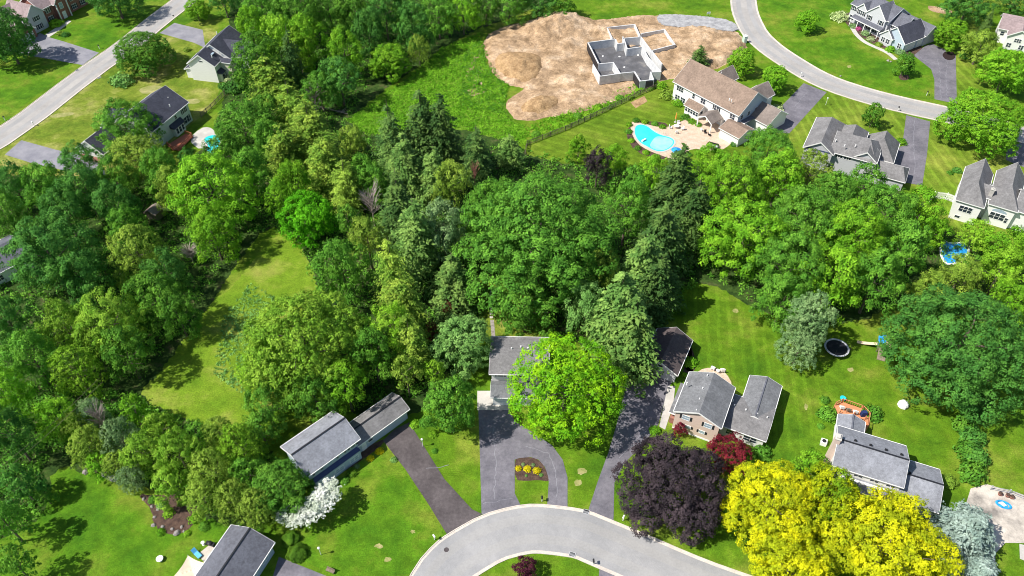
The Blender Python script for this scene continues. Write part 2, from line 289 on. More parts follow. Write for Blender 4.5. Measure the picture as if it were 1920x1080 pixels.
# the building site: bare soil with heaps as one height field
site = [(905,72),(935,52),(1000,36),(1045,30),(1110,40),(1200,28),(1240,30),(1300,34),(1372,52),(1392,70),(1404,90),(1380,112),(1300,150),(1252,146),(1225,160),(1180,180),(1110,206),(1060,216),(1020,222),(985,228),(962,222),(948,205),(950,188),(975,172),(985,165),(950,160),(925,140),(912,112)]
SP = [W(x, y).to_2d() for x, y in site]
def inside(P, x, y):
    c = False; n = len(P)
    for i in range(n):
        a, d = P[i], P[i-1]
        if (a[1] > y) != (d[1] > y) and x < (d[0]-a[0])*(y-a[1])/(d[1]-a[1])+a[0]: c = not c
    return c
def heightfield(name, px, m, bumps, step=.6, base=.06, noise=.12, seed=3, sm=2, kind='structure', flat=()):
    FL = [[W(x, y).to_2d() for x, y in q] for q in flat]
    from mathutils import noise as nz
    P = smooth_pts([tuple(W(x, y).to_2d()) for x, y in px], sm)
    P = np.array(P); x0, y0 = P.min(0); x1, y1 = P.max(0)
    BB = [(W(x, y).to_2d(), r, h) for x, y, r, h in bumps]
    nx = int((x1-x0)/step)+2; ny = int((y1-y0)/step)+2; idx = {}; V = []; Fc = []
    def edge(x, y):
        q = np.roll(P, -1, 0)-P; t = ((x-P[:,0])*q[:,0]+(y-P[:,1])*q[:,1])/(q**2).sum(1); t = np.clip(t, 0, 1)
        return float(np.sqrt(((P+q*t[:,None]-[x,y])**2).sum(1).min()))
    for j in range(ny):
        for i in range(nx):
            x = x0+i*step; y = y0+j*step
            if inside(P, x, y):
                e = edge(x, y); k_ = min(1, e/1.6); z = base*k_-.12*(1-k_)+k_*noise*(nz.noise((x*.3, y*.3, seed))+.8*nz.noise((x*.8, y*.8, seed))+.5*abs(nz.noise((x*2, y*2, seed)))+.8)
                for c, r, h in BB:
                    d2 = ((x-c.x)**2+(y-c.y)**2)/(r*r)
                    if d2 < 4: z += min(1, e/2.5)*h*math.exp(-d2*1.6)*(1+.25*nz.noise((x*.8, y*.8, 7)))
                for q in FL:
                    if inside(q, x, y): z = min(z, .10+.1*nz.noise((x*.5, y*.5, 3)))
                xx = x+.3*nz.noise((x, y, 1)); yy = y+.3*nz.noise((x, y, 2))
                idx[i,j] = len(V); V.append((xx, yy, z))
    for j in range(ny-1):
        for i in range(nx-1):
            k = [idx.get(q) for q in ((i,j),(i+1,j),(i+1,j+1),(i,j+1))]
            if None not in k: Fc.append(tuple(k))
    b = MB(); b.add(V, Fc); o = b.build(name, m, smooth=True); tag(o, kind=kind); return o
sheet('dirt_ground', site, .03, M_DIRT, 2, .35)
heightfield('dirt_ground', site, M_DIRT, [(1045,52,9,3.4),(1000,62,5,1.2),(985,130,6,1.0),(1060,90,5,.7),(1330,70,9,.9),(1380,92,5,1.1),(1010,195,6,1.1),(1130,60,5,.8),(1100,180,5,.6),(1065,150,4,.8),(930,88,6,.9),(1080,40,6,1.3),(960,80,5,1.0),(1035,120,4,.8),(1075,190,4,.7),(1300,55,6,.7),(1350,110,5,.9),(1020,72,4,1.1),(940,195,3,.3)], noise=.42, flat=[[(1102,95),(1120,160),(1175,166),(1200,178),(1248,165),(1240,130),(1222,100),(1160,85)], [(1225,28),(1320,30),(1378,38),(1392,66),(1330,58),(1270,55),(1230,50)]])
heightfield('dirt_heap', [(930,100),(985,98),(1022,105),(1026,135),(1000,160),(960,156),(930,138),(922,118)], M_DIRTD, [(975,128,8,2.2),(950,120,5,.8)], base=.35, noise=.35)
heightfield('dirt_heap', [(990,185),(1020,178),(1060,182),(1050,210),(1010,220),(975,218),(965,203)], M_DIRTD, [(1012,200,6,1.6)], base=.35, noise=.3)
heightfield('dirt_heap', [(1015,40),(1045,32),(1070,42),(1068,62),(1040,72),(1012,62)], M_DIRTD, [(1042,52,6,2.0)], base=.9, noise=.3)
for i, p in enumerate([[(868,175),(885,162),(900,150),(906,158),(890,170),(915,165),(912,175),(880,182)], [(872,140),(885,118),(896,90),(905,82),(902,98),(890,122),(878,146)], [(885,150),(900,128),(905,132),(895,150),(905,165),(898,168)]]):
    sheet('dirt_track', p, .05, M_DIRT, 1, .25, seed=i)
sheet('gravel_track', [(1228,30),(1260,28),(1320,32),(1374,40),(1388,62),(1330,55),(1270,52),(1238,48)], .36, M_GRAV, 1, .2, thick=.34)
# roads with kerb and gutter
def road(name, px, w, m, it=2, side=-1):
    b = strip(px, side*.55, side*(w-.55), -.02, .04, it=it); b.build(name, m)['kind'] = 'structure'
    for k, (o0, o1, z) in enumerate(((.14,.56,.055), (0,.15,.13), (w-.56,w-.14,.055), (w-.15,w,.13))):
        o = strip(px, side*o0, side*o1, -.02, z, it=it).build('gutter' if k in (0, 2) else 'kerb', M_KERB); o['kind'] = 'structure'
R1 = [(700,1260),(742,1130),(780,1057),(813,1020),(840,1000),(902,965),(960,949),(1003,944),(1063,950),(1103,957),(1147,975),(1213,1002),(1293,1037),(1360,1063),(1500,1110),(1700,1190)]
road('road', R1, 8.6, M_ROAD, 1)
R2 = [(-260,390),(-120,308),(0,240),(140,133),(215,83),(270,38),(320,1),(420,-75),(560,-170)]
road('road', R2, 8.8, M_ROAD2, 1)
R3 = [(1366,-160),(1365,-60),(1369,10),(1375,34),(1390,65),(1415,90),(1440,109),(1477,133),(1507,151),(1550,171),(1617,193),(1690,212),(1773,230),(1860,252),(1990,290),(2200,370)]
road('road', R3, 8.7, M_ROAD2, 1, side=1)
strip(R1, 0, .02, -.02, -.01)
def mark(px, m=M_GRAV, z=.048): sheet('road_patch', px, z, m, 1)
def band(px, off, w, m, z=.044):
    P = smooth_pts([tuple(W(x, y).to_2d()) for x, y in px], 2, False)
    strip(None, off-w/2, off+w/2, z-.002, z, world=P, it=0).build('road_seam', m)['kind'] = 'structure'
M_SEAM = mat('road_seam_tar', [(.42,(.20,.20,.205)), (.58,(.33,.325,.32))], 1.1, .9, 0, coord='P'); M_WEAR = mat('road_wear', [(.40,(.295,.29,.285)), (.60,(.345,.338,.333))], .12, .9, 0, fine=[(3,.06)], coord='P')
for R_x, sd, w in ((R1,-1,8.6), (R2,-1,8.8), (R3,1,8.7)):
    for o in (2.6,6.1): band(R_x, sd*o, 1.5, M_WEAR, .044)
for i, q in enumerate([[(1290,1047),(1250,1070)], [(1010,965),(1000,1018)], [(845,1020),(880,1045)], [(70,205),(95,222)], [(1640,190),(1632,205)]]): pass
# driveways
def drive(px, m, z=.03, nm='driveway', sm=0): return sheet(nm, px, z, m, sm)
drive([(718,826),(740,805),(767,792),(833,898),(885,955),(904,964),(838,1002),(805,948),(760,880)], M_ASPHB)
drive([(897,768),(955,768),(965,790),(1005,815),(1035,835),(1055,862),(1064,895),(1064,950),(1026,947),(1029,903),(1022,876),(1010,862),(995,857),(973,859),(965,862),(965,925),(976,947),(903,965),(900,860)], M_ASPH)
drive([(970,925),(1028,905),(1027,946),(1000,944),(976,947)], grass('x'), .006)
drive([(895,733),(958,733),(958,769),(895,769)], M_CONC, .05, 'concrete_apron')
drive([(1180,692),(1270,700),(1252,730),(1234,797),(1210,828),(1170,870),(1152,905),(1150,978),(1103,957),(1120,905),(1140,850),(1155,800),(1170,740)], M_ASPH)
drive([(1252,724),(1266,724),(1262,760),(1247,806),(1236,800)], M_CONC, .06, 'garden_path')
drive([(500,1120),(523,1044),(562,1060),(602,1076),(690,1110)], M_ASPH)
drive([(25,96),(75,62),(92,70),(120,78),(186,99),(155,122),(37,101)], M_ASPHL)
drive([(92,70),(112,57),(134,40),(128,38),(108,50),(84,66)], M_CONC, .045, 'garden_path')
drive([(9,290),(40,263),(105,281),(185,296),(200,330),(130,322),(60,306)], M_ASPHL)
drive([(299,62),(327,43),(380,56),(385,90),(363,80)], M_ASPHL)
drive([(1507,156),(1550,173),(1480,250),(1420,250),(1440,225)], M_ASPH)
drive([(1699,216),(1744,228),(1738,290),(1729,348),(1700,343),(1670,325),(1677,285),(1692,272)], M_ASPH)
drive([(1713,104),(1735,86),(1748,82),(1792,103),(1794,195),(1752,186),(1752,150),(1746,130)], M_ASPH)
drive([(1888,278),(1930,262),(1960,330),(1886,300)], M_ASPH)
drive([(1820,916),(1850,908),(1930,932),(2000,960),(2000,1020),(1885,1018),(1866,1038),(1866,1100),(1790,1100),(1800,980)], M_CONCO, .045, 'concrete_drive')
drive([(1911,1020),(1920,1022),(1928,1048),(1922,1052),(1912,1048)], M_CONC, .06, 'garden_path')
drive([(1124,1062),(1165,1078),(1200,1140),(1120,1120)], M_ASPH, .028)
P_ = strip([(1598,52),(1606,66),(1622,80),(1645,90),(1665,99),(1680,112)], -.7, .7, 0, .05); P_.build('garden_path', M_CONC)['kind'] = 'structure'
drive([(1180,228),(1200,230),(1240,240),(1262,236),(1300,216),(1340,226),(1376,252),(1374,268),(1350,284),(1322,282),(1300,278),(1278,290),(1266,300),(1240,292),(1205,278),(1186,258)], M_PAVER, .04, 'patio', 1)
drive([(352,262),(376,240),(392,238),(404,246),(400,262),(378,284)], M_CONC, .04, 'patio', 1)
drive([(1304,700),(1320,690),(1345,690),(1362,700),(1374,722),(1366,734)], M_PAVER, .04, 'patio', 1)
drive([(1240,640),(1296,644),(1280,700),(1300,700)], M_MULCH, .02, 'bed')
drive([(370,1040),(395,1020),(410,1030),(390,1062)], M_CONCO, .04, 'patio')
drive([(190,884),(205,886),(222,898),(214,905),(198,898),(188,890)], M_CONC, .05, 'stone_slab', 1)
ORD = 'first second third fourth fifth sixth seventh eighth ninth tenth eleventh twelfth thirteenth'.split()
for i in range(9):
    y = 545+i*6; o = sheet('stepping_stone', [(918,y),(924,y),(924.5,y+4),(918.5,y+4)], .05, M_CONC, kind=None, thick=.05)
    tag(o, ORD[i]+' stepping stone from the far end of the path behind the shaded house', 'paving stone', 'stepping stones of the back path')
drive([(919,600),(926,600),(929,634),(922,634)], M_ROCK, .04, 'garden_path')
sheet('shaded_yard_lawn', [(885,520),(960,520),(1060,640),(1000,645),(905,640)], .02, L_DRY, 1)
# driveway cracks sealed with pale filler
def crack(px, seed, w=.09, z=.034):
    r = random.Random(seed); P = []
    for i in range(len(px)-1):
        a, c = W(*px[i]), W(*px[i+1]); k = max(2, int((c-a).length/.7))
        for j in range(k): p = a.lerp(c, j/k); P.append((p.x+r.uniform(-.22,.22), p.y+r.uniform(-.22,.22)))
    strip(None, -w/2, w/2, z-.002, z, world=P, it=1).build('crack_filler', M_ASPHL)['kind'] = 'structure'
for i, q in enumerate([[(1757,112),(1762,130),(1764,190)], [(1776,115),(1774,140),(1776,192)], [(1725,108),(1745,120),(1757,125)], [(1715,225),(1712,260),(1716,330)], [(1490,200),(1515,170)], [(1160,860),(1190,830),(1225,790)], [(925,800),(930,880),(925,945)], [(985,835),(1030,850),(1045,900),(1044,940)], [(800,880),(850,870)], [(905,945),(968,932)], [(120,95),(130,118)]]): crack(q, i)
# ---------------------------------------------------------------- houses
class House:
    def __init__(s, name, label, A, B, he, cat='house', rot=None):
        a, b_ = W(*A, he), W(*B, he); s.ang = math.atan2(b_.y-a.y, b_.x-a.x) if rot is None else R_(rot); s.P = Vector((a.x, a.y, 0))
        s.L = (b_-a).length; s.e = empty(name, s.P, s.ang, label, cat); s.g = {}; s.n = 0
    def l(s, p, h):
        w = W(*p, h)-s.P; c, n = math.cos(s.ang), math.sin(s.ang); return (w.x*c+w.y*n, -w.x*n+w.y*c)
    def G(s, k, m):
        key = (k, m.name)
        if key not in s.g: s.g[key] = (MB(), m)
        return s.g[key][0]
    def blk(s, P, Q, he, hr, ax='x', wall=M_WHITE, roof=M_RGREY, ov=.35, z0=-.05, gm=None, hip=(0,0), x0=None, x1=None, y0=None, y1=None, px=None, trim=M_TRIM, noroof=False):
        """one wing: P, Q are picture points of opposite eave corners (or local metres when px is False)"""
        if px is False: a, c = P, Q
        else: a, c = s.l(P, he), s.l(Q, he)
        X0, X1 = sorted((a[0], c[0])); Y0, Y1 = sorted((a[1], c[1]))
        if px is not False: X0 += ov; X1 -= ov; Y0 += ov; Y1 -= ov
        X0 = X0 if x0 is None else x0; X1 = X1 if x1 is None else x1; Y0 = Y0 if y0 is None else y0; Y1 = Y1 if y1 is None else y1
        s.n += 1; X0 += .004*s.n; X1 += .003*s.n
        def T(x, y, z): return (x, y, z) if ax == 'x' else (y, x, z)
        if ax == 'x': u0,u1,v0,v1 = X0,X1,Y0,Y1
        else: u0,u1,v0,v1 = Y0,Y1,X0,X1
        vm = (v0+v1)/2; k = (hr-he)/max(.1, (v1-v0)/2)
        W_ = s.G('wall', wall); h0, h1 = hip
        top0 = hr-.03 if not h0 else he; top1 = hr-.03 if not h1 else he
        vs = [T(u0,v0,z0),T(u0,v1,z0),T(u0,v1,he-.02),T(u0,vm,top0 if not h0 else he-.02),T(u0,v0,he-.02),T(u1,v0,z0),T(u1,v1,z0),T(u1,v1,he-.02),T(u1,vm,top1 if not h1 else he-.02),T(u1,v0,he-.02)]
        W_.add(vs, [(0,1,2,3,4),(9,8,7,6,5),(0,4,9,5),(1,6,7,2)])
        if noroof: return X0,X1,Y0,Y1
        # roof
        t = .17; Rf = s.G('roof', roof); a0, a1 = u0-ov, u1+ov; b0, b1 = v0-ov, v1+ov; ze = he-k*ov
        r0, r1 = a0+h0, a1-h1
        top = [T(a0,b0,ze+t),T(a1,b0,ze+t),T(a1,b1,ze+t),T(a0,b1,ze+t),T(r0,vm,hr+t),T(r1,vm,hr+t)]
        bot = [T(a0,b0,ze),T(a1,b0,ze),T(a1,b1,ze),T(a0,b1,ze),T(r0,vm,hr),T(r1,vm,hr)]
        fs = [(0,1,5,4),(2,3,4,5),(10,11,7,6),(11,10,9,8),(0,6,7,1),(2,8,9,3)]
        fs += [(0,4,3),(6,9,10)] if h0 else []
        fs += [(1,2,5),(7,11,8)] if h1 else []
        fs += [(0,3,9,6)] if h0 else [(0,4,10,6),(4,3,9,10)]
        fs += [(1,7,8,2)] if h1 else [(1,7,11,5),(5,11,8,2)]
        Rf.add(top+bot, fs)
        # white rake boards and gutters
        Tr = s.G('trim', trim); e = .035
        for (uu, hp) in ((a0-e, h0), (a1+.002, h1)):
            if hp: Tr.add([T(uu,b0-e,ze-.05),T(uu,b1+e,ze-.05),T(uu,b1+e,ze+t-.01),T(uu,b0-e,ze+t-.01),T(uu+e,b0-e,ze-.05),T(uu+e,b1+e,ze-.05),T(uu+e,b1+e,ze+t-.01),T(uu+e,b0-e,ze+t-.01)], [(0,1,2,3),(7,6,5,4),(3,2,6,7),(0,4,5,1)])
            else:
                for q0, q1 in ((b0,vm),(vm,b1)):
                    zq0 = ze if q0 == b0 else hr; zq1 = hr if q1 == vm else ze
                    Tr.add([T(uu,q0,zq0-.14),T(uu,q1,zq1-.14),T(uu,q1,zq1+t+.02),T(uu,q0,zq0+t+.02),T(uu+e,q0,zq0-.14),T(uu+e,q1,zq1-.14),T(uu+e,q1,zq1+t+.02),T(uu+e,q0,zq0+t+.02)], [(0,1,2,3),(7,6,5,4),(3,2,6,7),(0,4,5,1),(0,3,7,4),(1,5,6,2)])
        for vv in (b0-.11, b1+.003):
            Tr.add([T(a0,vv,ze+.0),T(a1,vv,ze+.0),T(a1,vv+.108,ze+.0),T(a0,vv+.108,ze+.0),T(a0,vv,ze+t-.02),T(a1,vv,ze+t-.02),T(a1,vv+.108,ze+t-.02),T(a0,vv+.108,ze+t-.02)], [(0,3,2,1),(4,5,6,7),(0,1,5,4),(1,2,6,5),(2,3,7,6),(3,0,4,7)])
        return X0,X1,Y0,Y1
    def shed(s, x0, x1, y0, y1, zl, zh, roof=M_RGREY, wall=None, trim=M_TRIM):
        """lean-to roof, low along y0 and high along y1"""
        s.G('porch_roof', roof).add([(x0,y0,zl),(x1,y0,zl),(x1,y1,zh),(x0,y1,zh),(x0,y0,zl+.15),(x1,y0,zl+.15),(x1,y1,zh+.15),(x0,y1,zh+.15)], [(0,3,2,1),(4,5,6,7),(0,1,5,4),(1,2,6,5),(2,3,7,6),(3,0,4,7)])
        s.G('trim', trim).box(x0-.02, x1+.02, y0-.12, y0-.003, zl-.03, zl+.16)
        if wall: s.G('wall', wall).box(x0+.2, x1-.2, y0+.3, y1, -.05, zl-.01)
    def win(s, side, c, t, z, w=1.0, h=1.3, n=1, shut=None, glass=M_GLASS, frame=M_TRIM, name='window'):
        sg = -1 if side in ('S', 'W') else 1
        def bx(B, u0, u1, d0, d1, z0, z1):
            q0, q1 = sorted((c+sg*d0, c+sg*d1))
            if side in 'SN': B.box(u0,u1,q0,q1,z0,z1)
            else: B.box(q0,q1,u0,u1,z0,z1)
        f = MB(); g_ = MB(); e = .09
        bx(f, t-w/2-e, t+w/2+e, .004, .06, z-h/2-e, z-h/2); bx(f, t-w/2-e, t+w/2+e, .004, .06, z+h/2, z+h/2+e)
        bx(f, t-w/2-e, t-w/2, .004, .058, z-h/2, z+h/2); bx(f, t+w/2, t+w/2+e, .004, .058, z-h/2, z+h/2)
        for i in range(1, n): q = t-w/2+w*i/n; bx(f, q-.05, q+.05, .004, .056, z-h/2, z+h/2)
        if h > .9: bx(f, t-w/2, t+w/2, .004, .05, z-.025, z+.025)
        bx(g_, t-w/2, t+w/2, .003, .028, z-h/2, z+h/2)
        o = f.build(name, frame, s.e); g_.build('pane', glass, o)
        if shut:
            for q in (t-w/2-e-.36, t+w/2+e+.02): m_ = MB(); bx(m_, q, q+.34, .004, .05, z-h/2, z+h/2); m_.build('shutter', shut, s.e)
    def door(s, side, c, t, w=1.0, h=2.1, m=M_TRIM, z0=0.0, name='door'):
        sg = -1 if side in ('S', 'W') else 1; d = MB(); p = MB()
        def bx(B, u0, u1, d0, d1, a, b_):
            q0, q1 = sorted((c+sg*d0, c+sg*d1))
            (B.box(u0,u1,q0,q1,a,b_) if side in 'SN' else B.box(q0,q1,u0,u1,a,b_))
        bx(d, t-w/2, t+w/2, .004, .05, z0+.02, z0+h)
        k = 4 if name == 'garage_door' else 2
        for i in range(1, k): bx(p, t-w/2+.05, t+w/2-.05, .05, .056, z0+h*i/k-.02, z0+h*i/k+.02)
        o = d.build(name, m, s.e); p.build('panel_groove', M_STEEL, o)
    def vent(s, p, h, r=.13, hh=.45, m=M_TRIM):
        x, y = s.l(p, h); MB().tube([(x,y,h-.3),(x,y,h+hh)], [r,r], 8).build('roof_vent', m, s.e)
    def chim(s, x0, x1, y0, y1, z1, m=M_BRICK):
        o = MB().box(x0,x1,y0,y1,0,z1).build('chimney', m, s.e); MB().box(x0-.08,x1+.08,y0-.08,y1+.08,z1,z1+.12).box(x0+.2,x1-.2,y0+.2,y1-.2,z1+.12,z1+.4).build('chimney_cap', M_CONC, o)
    def ridge(s, u0, u1, v, z, ax='x', m=M_SHUT):
        B = MB(); B.box(u0,u1,v-.13,v+.13,z,z+.09) if ax == 'x' else B.box(v-.13,v+.13,u0,u1,z,z+.09); B.build('ridge_cap', m, s.e)
    def done(s):
        for (k, mn), (B, m) in s.g.items(): B.build(k, m, s.e)
        return s
# --- grey-roofed split-level house with a wing
z = Z(500,720,5.686)
h = House('house', 'long pale blue house with light grey roof, beside the white flowering tree', z(430,990), z(1000,580), 5.0)
X0,X1,Y0,Y1 = h.blk(z(430,990), z(740,260), 5.0, 6.7, 'x', M_BLUEW, M_RLIGHT, .5, x1=h.L-.5)
h.ridge(X0-.5, X1+.5, (Y0+Y1)/2, 6.87, 'x')
h.G('wall', M_BLUEW).box(X0+.3, X1-.2, Y0-.75, Y0+.01, -.05, 2.5); h.G('band', M_NAVY).add([(X0+.25,Y0-.8,2.5),(X1-.15,Y0-.8,2.5),(X1-.15,Y0,2.85),(X0+.25,Y0,2.85),(X0+.25,Y0-.8,2.4),(X1-.15,Y0-.8,2.4),(X1-.15,Y0,2.4),(X0+.25,Y0,2.4)], [(0,1,2,3),(4,7,6,5),(0,4,5,1),(1,5,6,2),(3,7,4,0)])  # navy strip between storeys: overhang shade put into its colour
for t in (1.6,4.0,6.3,8.6,10.2): h.win('S', Y0, X0+t if X0+t < X1-.8 else X1-.9, 3.95, 1.0, 1.0, shut=M_SHUT if t != 4 else None, glass=M_GLASSB)
for t in (2,5,8): h.win('S', Y0-.75, X0+t, 1.3, 1.6, 1.0, 2, glass=M_GLASSB)
ga = h.blk(z(1075,590), z(1340,90), 2.9, 3.9, 'x', M_BLUEW, M_RWARM, .45, x0=X1+.2)
h.ridge(ga[0], ga[1]+.45, (ga[2]+ga[3])/2, 4.07, 'x')
h.door('S', ga[2], ga[1]-2.9, 4.9, 2.15, name='garage_door', m=M_BLUEW); h.door('S', ga[2], ga[0]+1.0, .95)
h.win('S', ga[2], ga[0]+2.4, 1.7, .9, 1.0)
h.done()
# --- dark grey house cut by the bottom edge
z = Z(320,960,6)
h = House('house', 'dark grey gable roof house at the bottom edge, beside two clipped bushes', z(685,140), z(1170,335), 2.9)
X0,X1,Y0,Y1 = h.blk((h.l(z(685,140),2.9)[0]+.4, -14), (h.L-.4, -.5), 2.9, 4.5, 'y', M_BLUEW, M_RSLATE, .45, px=False)
h.ridge(Y0-.45, Y1+.45, (X0+X1)/2, 4.67, 'y')
for t in (-2.5,-5.5,-8.5): h.win('E', X1, t, 1.7, 1.3, 1.1, 2, glass=M_GLASSB)
MB().tube([(X1+.5,Y1+.3,2.7),(X1+.5,Y1+.3,3.5)],[.05,.05]).build('vent_pipe', M_TRIM, h.e); MB().tube([(1.9,Y1+.3,3.0),(1.9,Y1+.3,4.3)],[.06,.06]).build('vent_pipe', M_TRIM, h.e)
h.done()
# --- centre house
z = Z(860,600,6)
h = House('house', 'grey-roofed house half hidden by the big lime-green tree, with concrete apron', z(340,612), z(640,612), 5.2, rot=-1.5)
X0,X1,Y0,Y1 = h.blk((.45,.45), (10.5, h.l(z(390,190),5.2)[1]-.4), 5.2, 5.9, 'x', M_WHITE, M_RWARM, .45, px=False)
h.win('S', Y0, 2.05, 4.6, 1.1, .9, shut=M_SHUT); h.win('S', Y0, 6, 4.6, 1.4, .9, shut=M_SHUT)
g2 = h.blk((.75,-2.9), (10.5,.4), 2.75, 3.6, 'x', M_WHITE, M_RGREY, .4, px=False)
h.door('S', g2[2], 2.3, 3.0, 2.2, name='garage_door'); h.door('S', g2[2], 6.5, 1)
for p in ((595,330),(700,310),(780,325)): h.vent(z(*p), 5.75)
h.done()
# --- detached garage
z = Z(1180,600,4.153)
h = House('garage', 'detached garage with dark brown roof shaded by the spruces at the drive end', z(95,330), z(375,430), 2.8, 'garage')
X0,X1,Y0,Y1 = h.blk((.35,.35),(h.L-.35,9.2), 2.8, 4.6, 'y', M_GREYW, M_RBROWND, .4, px=False)
h.door('S', Y0, (X0+X1)/2, 4.8, 2.2, name='garage_door', m=M_GREYW); h.win('S', Y0, (X0+X1)/2, 3.3, .9, .6)
h.done()
# --- pink two-storey house
h = House('house', 'pink-beige two-storey gabled house with black shutters and grey roof, behind the dark purple tree', z(345,710), z(715,845), 5.2)
X0,X1,Y0,Y1 = h.blk((.35,.35), (h.L-.3, h.l(z(430,390),5.2)[1]-.3), 5.2, 7.0, 'y', M_PINKW, M_RGREY, .35, px=False)
mx = (X0+X1)/2
for t in (X0+1.9, X1-1.9): h.win('S', Y0, t, 4.2, 1.25, 1.1, 1, shut=M_SHUT, glass=M_GLASSB)
for t in (X0+2.6, X1-2.6): h.win('S', Y0, t, 1.9, .9, .7, 1, shut=M_SHUT, glass=M_GLASSB)
h.G('wall', M_TRIM).box(X0+.02, X1-.02, Y0-.06, Y0, .0, .35)
for p in ((605,440),(570,537),(545,622),(520,710),(447,498)): h.vent(z(*p), 6.6, .1, .5)
h.shed(X0-1.25, X0-.05, Y0+1.0, Y1-1, 2.6, 2.9, M_RGREY); h.G('brick', M_BRICK).box(X0-.9, X0, Y0+.9, Y1-2.2, 0, 1.5)
w1 = h.blk(z(1065,950), z(790,570), 2.9, 3.7, 'x', M_WHITE, M_RWARM, .35, x0=X1+.1)
w2 = h.blk(z(940,430), z(1115,800), 2.9, 3.9, 'y', M_WHITE, M_RGREY, .35, x1=w1[1]-.05, y0=(w1[2]+w1[3])/2)
h.ridge(w2[2], w2[3]+.3, (w2[0]+w2[1])/2, 4.07, 'y', M_RSLATE)
for p in ((905,705),(995,737),(1072,765),(805,632),(815,670)): h.vent(z(*p), 3.6, .12, .45)
h.win('S', w1[2], (w1[0]+w1[1])/2+1.5, 1.6, 2.2, 1.2, 2); h.win('S', w1[2], w1[0]+1.7, 1.6, 1.2, 1.2, 1)
h.done()
# --- white house lower right
z = Z(1520,730,4.153)
h = House('house', 'white house with light grey roof and red deck, above the golden trees', z(170,595), z(725,770), 5.0)
X0,X1,Y0,Y1 = h.blk((.3,.4), (h.L-.3, h.l(z(215,280),5.0)[1]-.4), 5.0, 6.7, 'x', M_WHITE, M_RLIGHT, .35, px=False)
h.ridge(X0-.3, X1+.3, (Y0+Y1)/2, 6.87, 'x')
for t in (2.2,4.6,7.0,9.4):
    MB().box(X0+t, X0+t+.4, (Y0+Y1)/2+.7, (Y0+Y1)/2+1.05, 6.2, 6.75).build('roof_vent', M_BLACK, h.e)
h.shed(X0+.1, X1-.9, Y0-2.1, Y0-.02, 2.55, 3.15, M_RLIGHT); h.G('gutter', M_TRIM).box(X0-.1, X1-.9, Y0-.9, Y0-.45, 3.3, 3.42)
for t in (1.5,4,6.5,9): h.win('S', Y0, X0+t, 4.2, 1.3, 1, 2)
for t in (2.2,6.2): h.win('S', Y0, X0+t, 1.3, 1.3, 1.3, 2)
for t in (X0+.4, X0+3.6, X0+6.8, X1-1.2): MB().box(t, t+.14, Y0-1.9, Y0-1.76, 0, 2.5).build('porch_post', M_TRIM, h.e)
h.chim(X0-.9, X0-.02, (Y0+Y1)/2-.9, (Y0+Y1)/2+.3, 7.6, M_PINKW)
h.win('W', X0, Y1-1.4, 4.0, .8, 1.0)
g3 = h.blk(z(985,960), z(1005,625), 2.8, 4.4, 'x', M_WHITE, M_RLIGHT, .35, x0=X1+.05)
h.ridge(g3[0], g3[1]+.35, (g3[2]+g3[3])/2, 4.57, 'x'); MB().box(g3[0]+1, g3[0]+1.35, (g3[2]+g3[3])/2+.2, (g3[2]+g3[3])/2+.5, 4.3, 4.75).build('roof_vent', M_BLACK, h.e)
h.door('S', g3[2], (g3[0]+g3[1])/2+.4, 3.2, 2.2, name='garage_door')
rw = h.blk(z(205,190), z(420,300), 3.0, 3.9, 'y', M_WHITE, M_RLIGHT, .3, y0=Y1-.1, x0=X0+.2)
h.ridge(rw[2]+.2, rw[3]+.3, (rw[0]+rw[1])/2, 4.07, 'y', M_RSLATE)
h.done(); HW = h; HWd = (X0,X1,Y0,Y1,rw)
# --- pool house
z = Z(1080,30,3.857)
h = House('house', 'large white two-storey house with taupe brown roof beside the kidney-shaped pool', z(700,470), z(1175,720), 5.6)
X0,X1,Y0,Y1 = h.blk((.4,.4), (h.L-.2,12.2), 5.6, 9.9, 'x', M_WHITE, M_RBROWN, .4, px=False)
L = X1-X0
h.G('shade_tinted_gable_wall', M_BLUEW).add([(X1+.02,Y0,0),(X1+.02,Y1,0),(X1+.02,Y1,5.6),(X1+.02,(Y0+Y1)/2,9.8),(X1+.02,Y0,5.6)], [(0,1,2,3,4)])  # end wall of the white house: its bluish shade put into the colour
for t, n in ((.10,3),(.32,1),(.47,2),(.68,2),(.92,2)):
    h.win('S', Y0, X0+L*t, 4.1, .75*n, 1.3, n, shut=M_SHUT if t in (.68,) else None)
for t, n in ((.08,2),(.17,2),(.60,1),(.85,2)): h.win('S', Y0, X0+L*t, 1.4, .75*n, 1.4, n)
for y in (Y0+1.6, Y0+4.5, Y0+7.5): h.win('E', X1+.02, y, 4.2, .9, 1.2)
sr = h.blk(z(780,640), z(975,655), 2.7, 3.9, 'x', M_WHITE, M_RBROWN, .3, y1=Y0-.02, x0=None)
for i in range(5): h.win('S', sr[2], sr[0]+(sr[1]-sr[0])*(i+.6)/5.2, 1.7, .72, 1.3)
h.win('E', sr[1], (sr[2]+sr[3])/2-.4, 1.5, 1.2, 1.8, 1)
